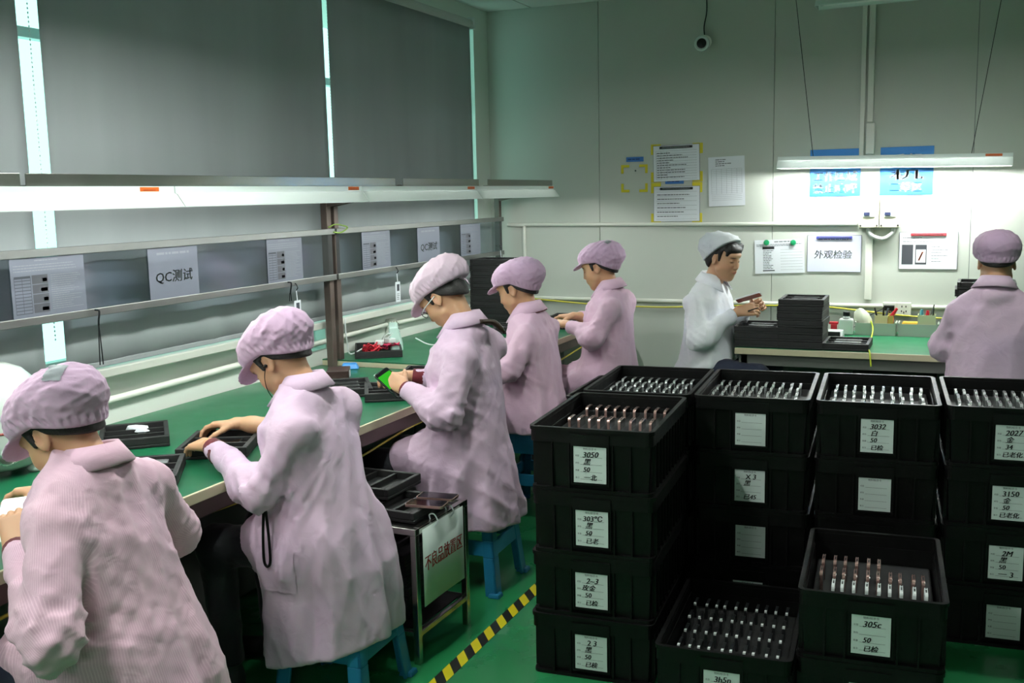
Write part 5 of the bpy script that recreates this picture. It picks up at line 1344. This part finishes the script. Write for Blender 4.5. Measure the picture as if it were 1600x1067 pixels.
    f.ell((.02, 0, .53+lz), (.12+lz*.5, .14, .08))
    for kx_, ky in lg:
        s = 1 if ky > 0 else -1; f.cap((0, s*.09, .53+lz), (kx_, ky, .515+lz), .088, .066, k=.05); f.cap((kx_, ky, .515+lz), (kx_-.02, ky, .11), .064, .052, k=.04)
    f.band(lambda x, y, z: -.006*w2(x, y, z)); f.cut(lambda X, Y, Z: .10-Z+0*X+0*Y, .01)
    V, Q = f.mesh(); to_obj('trousers', V, Q, tz, T)
    for kx_, ky in lg:
        f = Field((kx_-.12, ky-.07, -.01), (kx_+.22, ky+.07, .16), .008); f.cap((kx_-.03, ky, .045), (kx_+.13, ky, .035), .040, .034); f.cap((kx_-.02, ky, .05), (kx_-.02, ky, .12), .040, .042, k=.03)
        f.cut(lambda X, Y, Z: .004-Z+0*X+0*Y, .008); V, Q = f.mesh(); to_obj('shoe', V, Q, M_shoe, T)
    return T, (Rh, hc0), co

def std_secs(lean, hem, wide=1.0, back=0, hemr=1.0):
    """coat sections from hem to neck; lean = how far the shoulders are ahead of the seat"""
    L_ = lean
    return [(hem-.05, .02+back, .235*hemr, .250*hemr, 0), (.30, .02+back, .222*hemr, .240*hemr, 0), (.46, .015+back, .205, .225*wide, 0), (.58, .02+L_*.18, .172, .205*wide, 0), (.72, .01+L_*.48, .150, .200*wide, 0),
            (.85, .01+L_*.80, .142, .205*wide, 0), (.93, .005+L_*.95, .122, .195*wide, 0), (.985, .0+L_*1.05, .092, .150*wide, 0), (1.03, L_*1.12, .062, .080, 0), (1.055, L_*1.16, .055, .060, 0)]
def local(loc, yaw):
    c, s = math.cos(yaw), math.sin(yaw)
    return lambda x, y, z: (c*(x-loc[0]) + s*(y-loc[1]), -s*(x-loc[0]) + c*(y-loc[1]), z)
def vloc(yaw):
    c, s = math.cos(yaw), math.sin(yaw); return lambda x, y, z: (c*x+s*y, -s*x+c*y, z)

# --- nearest worker at the bench
loc = (-1.86, 1.86, 0); yaw = PI+math.radians(6); g = local(loc, yaw); v = vloc(yaw)
person('worker nearest the camera, in a pink striped coat and grey-tagged cap', loc, yaw, dict(seed=3, neck=g(-1.965, 1.87, 1.01), head=g(-2.065, 1.87, 1.075), head_rot=(math.radians(40), math.radians(0), 0),
    shoulders=[g(-1.93, 1.685, .925), g(-1.955, 2.055, .935)],
    arms=[dict(elbow=g(-1.82, 1.575, .685), wrist=g(-2.145, 1.77, .80), dir=v(-.35, .30, .35), back=v(.5, -.8, .5), curl=.55, thumb=.2, cuff=.04),
          dict(elbow=g(-2.02, 2.19, .72), wrist=g(-2.30, 2.03, .86), dir=v(-1, -.25, -.12), back=v(-.1, .3, 1), curl=.5, cuff=.03)],
    cap=dict(tag=((-.88, .42, .34), .030, .021, .6), mat=M_cap), coat=dict(mat=M_pinkS, hem=.20, secs=std_secs(.115, .20, .96, back=-.01), lap=.22), legs=((.36, .15), (.36, -.12)), trousers=M_jean))
stool(-1.87, 1.86, .05, 'blue plastic stool hidden under the nearest worker')

# --- second worker
loc = (-1.87, 2.78, 0); yaw = PI+math.radians(4); g = local(loc, yaw); v = vloc(yaw)
T2 = person('second worker from the left, lilac coat, both hands over a tray', loc, yaw, dict(seed=11, neck=g(-1.975, 2.80, 1.035), head=g(-2.070, 2.80, 1.115), head_rot=(math.radians(44), math.radians(-3), 0),
    shoulders=[g(-1.905, 2.615, .945), g(-1.935, 2.985, .96)],
    arms=[dict(elbow=g(-2.0, 2.56, .735), wrist=g(-2.315, 2.715, .825), dir=v(-1, .35, -.12), back=v(-.1, -.2, 1), curl=.25, cuff=.045),
          dict(elbow=g(-2.13, 3.12, .80), wrist=g(-2.46, 3.05, .82), dir=v(-1, -.35, -.1), back=v(0, .3, 1), curl=.3, cuff=.20, nocuff=False)],
    cap=dict(mat=M_cap), coat=dict(mat=M_lilac, hem=.17, secs=std_secs(.10, .16, 1.0), lap=.20, hemtilt=-.26, pocket=(.02, .16, .42, .56, 1)), legs=((.37, .14), (.35, -.12))))
stool(-1.86, 2.78, .04, 'blue plastic stool under the second worker, at the bottom of the picture')

# --- third worker with glasses
loc = (-1.87, 3.84, 0); yaw = PI+math.radians(2); g = local(loc, yaw); v = vloc(yaw)
T3 = person('worker with glasses in a pink coat and pale cap holding a green-lit phone', loc, yaw, dict(seed=21, neck=g(-1.885, 3.84, 1.125), head=g(-1.985, 3.84, 1.225), head_rot=(math.radians(44), math.radians(-2), 0),
    shoulders=[g(-1.825, 3.65, 1.02), g(-1.845, 4.03, 1.03)],
    arms=[dict(elbow=g(-1.86, 3.585, .785), wrist=g(-2.085, 3.655, .865), dir=v(-.8, .25, .25), back=v(.1, -1, .5), curl=.75, thumb=.3, cuff=.035),
          dict(elbow=g(-2.0, 4.10, .82), wrist=g(-2.25, 3.98, .855), dir=v(-1, -.3, 0), back=v(0, .2, 1), curl=.5)],
    cap=dict(mat=M_capP, knot=(-.118, .012), rise=.012, puff=1.02, nape=.25), coat=dict(mat=M_lilac, hem=.27, secs=[(z*1.0+(.085 if z > .6 else (.03 if z > .5 else 0)), x, a, b, c_) for z, x, a, b, c_ in std_secs(.03, .27, 1.0)], lap=.24), legs=((.40, .13), (.38, -.12))))
stool(-1.87, 3.84, .03, 'blue plastic stool under the worker with glasses')

# --- fourth worker
loc = (-1.98, 4.86, 0); yaw = PI+math.radians(6); g = local(loc, yaw); v = vloc(yaw)
T4 = person('worker in a pale pink coat with a red lanyard, fourth along the bench', loc, yaw, dict(seed=31, far=True, neck=g(-2.02, 4.86, 1.06), head=g(-2.085, 4.86, 1.165), head_rot=(math.radians(22), math.radians(-6), 0),
    shoulders=[g(-1.965, 4.67, .965), g(-1.985, 5.05, .97)],
    arms=[dict(elbow=g(-2.03, 4.60, .79), wrist=g(-2.30, 4.70, .85), dir=v(-1, .3, -.1), back=v(0, -.2, 1), curl=.5),
          dict(elbow=g(-2.13, 5.12, .80), wrist=g(-2.38, 5.0, .85), dir=v(-1, -.3, 0), back=v(0, .2, 1), curl=.5)],
    cap=dict(mat=M_cap, puff=1.02), coat=dict(mat=M_pink, hem=.44, secs=[(z+(.03 if z > .6 else 0), x, a, b, c_) for z, x, a, b, c_ in std_secs(.03, .44, 1.0)], lap=.22), legs=((.40, .13), (.38, -.12))))
stool(-1.98, 4.86, .02, 'blue plastic stool under the fourth worker, partly behind the crates')

# --- fifth worker by the back wall
loc = (-1.88, 5.80, 0); yaw = PI-math.radians(2); g = local(loc, yaw); v = vloc(yaw)
T5 = person('worker in a pink coat in profile at the back wall end of the bench', loc, yaw, dict(seed=41, far=True, neck=g(-1.88, 5.80, 1.10), head=g(-1.952, 5.80, 1.21), head_rot=(math.radians(18), math.radians(4), 0),
    shoulders=[g(-1.835, 5.61, 1.015), g(-1.845, 5.99, 1.02)],
    arms=[dict(elbow=g(-1.90, 5.55, .83), wrist=g(-2.11, 5.66, .885), dir=v(-1, .3, .0), back=v(0, -.3, 1), curl=.45, nocuff=True, cuff=.05),
          dict(elbow=g(-2.0, 6.06, .86), wrist=g(-2.15, 5.90, .905), dir=v(-1, -.1, -.1), back=v(0, .2, 1), curl=.4, nocuff=True)],
    cap=dict(mat=M_cap, tag=((-.70, .40, .60), .022, .016, .3)), coat=dict(mat=M_pink, hem=.35, secs=[(z+(.07 if z > .6 else (.03 if z > .5 else 0)), x, a, b, c_) for z, x, a, b, c_ in std_secs(.01, .35, .95, back=.02)], lap=.25, pocket=(.06, .2, .46, .62, 1)), legs=((.40, .13), (.38, -.12))))
stool(-1.88, 5.80, .02, 'blue plastic stool hidden under the worker by the back wall')

# --- worker in white at the inspection table
loc = (-1.37, 6.06, 0); yaw = math.radians(-8); g = local(loc, yaw); v = vloc(yaw)
T6 = person('worker in a white coat and white cap examining a phone at the inspection table', loc, yaw, dict(seed=51, far=True, hairline=1.6, neck=g(-1.335, 6.05, 1.125), head=g(-1.262, 6.035, 1.255), head_rot=(math.radians(14), math.radians(-16), 0), fringe=True,
    shoulders=[g(-1.375, 6.24, 1.03), g(-1.40, 5.87, 1.03)],
    arms=[dict(elbow=g(-1.26, 6.26, .84), wrist=g(-1.10, 6.10, .965), dir=v(.6, -.55, .25), back=v(.3, .8, .3), curl=.7, nocuff=True, cuff=.05),
          dict(elbow=g(-1.36, 5.82, .80), wrist=g(-1.155, 5.92, .955), dir=v(.85, .12, .12), back=v(.1, -.9, .5), curl=.75, nocuff=True, cuff=.05)],
    cap=dict(mat=M_wcap, kind='hood', slope=1.1, z0=.045, nape=1.0, puff=.95), coat=dict(mat=M_wcoat, hem=.60, hemtilt=.25, secs=[(z+(.09 if z > .6 else (.07 if z > .5 else .05)), x, a, b, c_) for z, x, a, b, c_ in std_secs(.02, .55, 1.0, back=-.03)]), legz=.075, legs=((.36, .13), (.36, -.12)), trousers=M_jean))
stool(-1.38, 6.06, .02, 'blue plastic stool hidden under the worker in white')

# --- worker seen from behind on the right
loc = (.17, 5.50, 0); yaw = PI/2+math.radians(2); g = local(loc, yaw); v = vloc(yaw)
T7 = person('worker in a lilac coat seen from behind at the inspection table, right', loc, yaw, dict(seed=61, far=True, neck=g(.175, 5.50, 1.165), head=g(.18, 5.57, 1.265), head_rot=(math.radians(28), 0, 0), sideburn=False,
    shoulders=[g(.0, 5.50, 1.045), g(.355, 5.50, 1.045)],
    arms=[dict(elbow=g(-.055, 5.55, .85), wrist=g(.03, 5.80, .89), dir=v(.3, 1, 0), back=v(-.2, 0, 1), curl=.5),
          dict(elbow=g(.43, 5.55, .85), wrist=g(.33, 5.80, .89), dir=v(-.3, 1, 0), back=v(.2, 0, 1), curl=.5)],
    cap=dict(mat=M_cap, kind='plain', puff=.95), coat=dict(mat=M_lilac, hem=.38, secs=[(z+(.125 if z > .6 else (.06 if z > .5 else 0)), x, a, b, c_) for z, x, a, b, c_ in std_secs(.02, .40, 1.05)], lap=.2), legs=((.38, .13), (.38, -.12))))
stool(.17, 5.50, .02, 'blue plastic stool hidden under the worker seen from behind')
# ================================================================ things worn and held
def on_head(mb, fr):
    R, c = fr; mb.v = [tuple(R @ np.array(v) + c) for v in mb.v]; return mb
gl = thing('glasses', 'thin framed glasses on the worker with the pale cap', 'glasses', T3[0].location, PI+math.radians(2))
m = MB()
for s in (-1, 1):
    rim = [(.106 - .004*abs(math.cos(a)), s*.034 + .023*math.cos(a), .002 + .015*math.sin(a)) for a in [i*2*PI/20 for i in range(21)]]
    on_head(MB().tube(rim, .0016, 6), T3[1]).build('rim', M_dark, gl, smooth=True)
    on_head(MB().tube([(.100, s*.058, .008), (.06, s*.078, .010), (-.01, s*.084, .012)], .0022, 6), T3[1]).build('temple', M_phW, gl, smooth=True)
    lens = MB(); lens.v = [(.106, s*.034, .002)] + [(p[0], p[1], p[2]) for p in rim[:-1]]; lens.f = [(0, 1+i, 1+(i+1) % 20) for i in range(20)]
    on_head(lens, T3[1]).build('lens', clear_film('spectacle_lens', .02, (235, 240, 240), .08), gl)
on_head(MB().tube([(.107, -.011, .006), (.110, 0, .008), (.107, .011, .006)], .0016, 6), T3[1]).build('bridge', M_dark, gl, smooth=True)
# earphone of the second worker
R2, c2 = T2[1]; L2 = T2[0]
ep = thing('earphone', 'thin black earphone cord running down from the ear of the second worker', 'earphone', L2.location, L2.rotation_euler[2])
e0 = R2 @ np.array((.0, .088, -.004)) + c2
MB().lathe([(0, -.005), (.006, -.004), (.006, .004), (0, .006)], 10, tuple(e0)).build('bud', M_black, ep, smooth=True)
MB().tube(curve_pts([tuple(e0), tuple(e0+np.array((.004, .002, -.045))), tuple(e0+np.array((-.004, -.006, -.09))), tuple(e0+np.array((-.03, -.03, -.14)))], 6), .0014, 5).build('cord', M_black, ep, smooth=True)
cd = thing('black_lanyard', 'black looped cord hanging beside the pocket of the second worker', 'lanyard', (-1.975, 2.545, .50))
MB().tube(curve_pts([(0, 0, .20), (-.006, -.004, .10), (-.008, -.004, .02), (.004, -.004, 0), (.016, -.004, .02), (.014, -.002, .10), (.006, 0, .19)], 6), .0045, 6).build('loop', M_black, cd, smooth=True)
# lanyard of the fourth worker
L4 = T4[0]; nb4 = local((L4.location.x, L4.location.y), L4.rotation_euler[2])(-2.02, 4.86, 1.06)
ly = thing('lanyard', 'dark red lanyard round the collar of the fourth worker', 'lanyard', L4.location, L4.rotation_euler[2])
pts = []
for i in range(21):
    a = PI + (i/20-.5)*2*2.3; pts.append((nb4[0] + .094*math.cos(a)+.004, nb4[1]+.094*math.sin(a), nb4[2]+.006 - .05*abs(i/20-.5)))
MB().tube(pts, .005, 6).build('strap', MATS['dark_red_knit'], ly, smooth=True)
# phones in the hands
def held(label, loc, n, up, frame_, front):
    """screen looks along n, top of the phone along up"""
    n = nrm(n); up = np.array(up, float); up = nrm(up - n*(up@n)); y = np.cross(up, n)
    o = phone(label, None, (0, 0, 0), (0, 0, 0), frame_, front)
    R = np.stack([n, y, up], 1); b = np.array(loc) - up*.073
    o.matrix_world = Matrix(((R[0][0], R[0][1], R[0][2], b[0]), (R[1][0], R[1][1], R[1][2], b[1]), (R[2][0], R[2][1], R[2][2], b[2]), (0, 0, 0, 1)))
    return o
hp = held('phone with a bright green screen held by the worker with glasses', (-2.155, 3.672, .882), (.45, -.55, .7), (-.8, .15, .45), M_phB, M_phG)
MB().box((.0052, -.032, .050), (.0057, .032, .125)).build('lit_screen', emitter('green_screen', (.05, .60, .03), .8), hp)
o = held('red backed white phone held up by the worker in white', (-1.10, 5.965, 1.035), (-.3, .36, .88), (.95, .05, .32), M_phW, M_phG)
[c_ for c_ in o.children if c_.name.startswith('back_cover')][0].data = (lambda me: (me.materials.clear(), me.materials.append(mat('red_back', (150, 60, 50), .4)), me)[2])(phone_mesh(M_phW, M_phG, M_phW)[2].copy())
held('white phone held by the nearest worker at the left picture edge', (-2.245, 1.85, .835), (.25, -.5, .85), (-.5, .75, .25), M_phW, M_phW)
pn = MB().tube([(-1.09, 5.90, .962), (-1.03, 5.89, .985)], [.004, .0025], 8).build('inspection_pen', M_black, smooth=True); setprops(pn, 'thin dark pen in the hand of the worker in white', 'pen')
ca = thing('test_cable', 'black data cable with a metal plug on the bench before the nearest worker', 'cable', (-2.40, 2.12, ZA))
MB().tube(curve_pts([(-.18, .0, .006), (-.08, .03, .006), (0, 0, .012), (.06, -.03, .02), (.09, .02, .012), (.05, .06, .006), (-.05, .09, .006)], 6), .005, 6).build('cord', M_black, ca, smooth=True)
MB().box((.055, -.04, .012), (.085, -.022, .024)).build('plug', M_silver, ca, bevel=.002)

l3 = local((T3[0].location.x, T3[0].location.y), T3[0].rotation_euler[2])
MB().tube(curve_pts([l3(-1.80, 3.80, 1.135), l3(-1.765, 3.86, 1.125), l3(-1.735, 3.90, 1.08)], 6), [.010]*6+[.013]*5+[.008]*2, 8).build('hair_strand', M_hairB, T3[0], smooth=True)
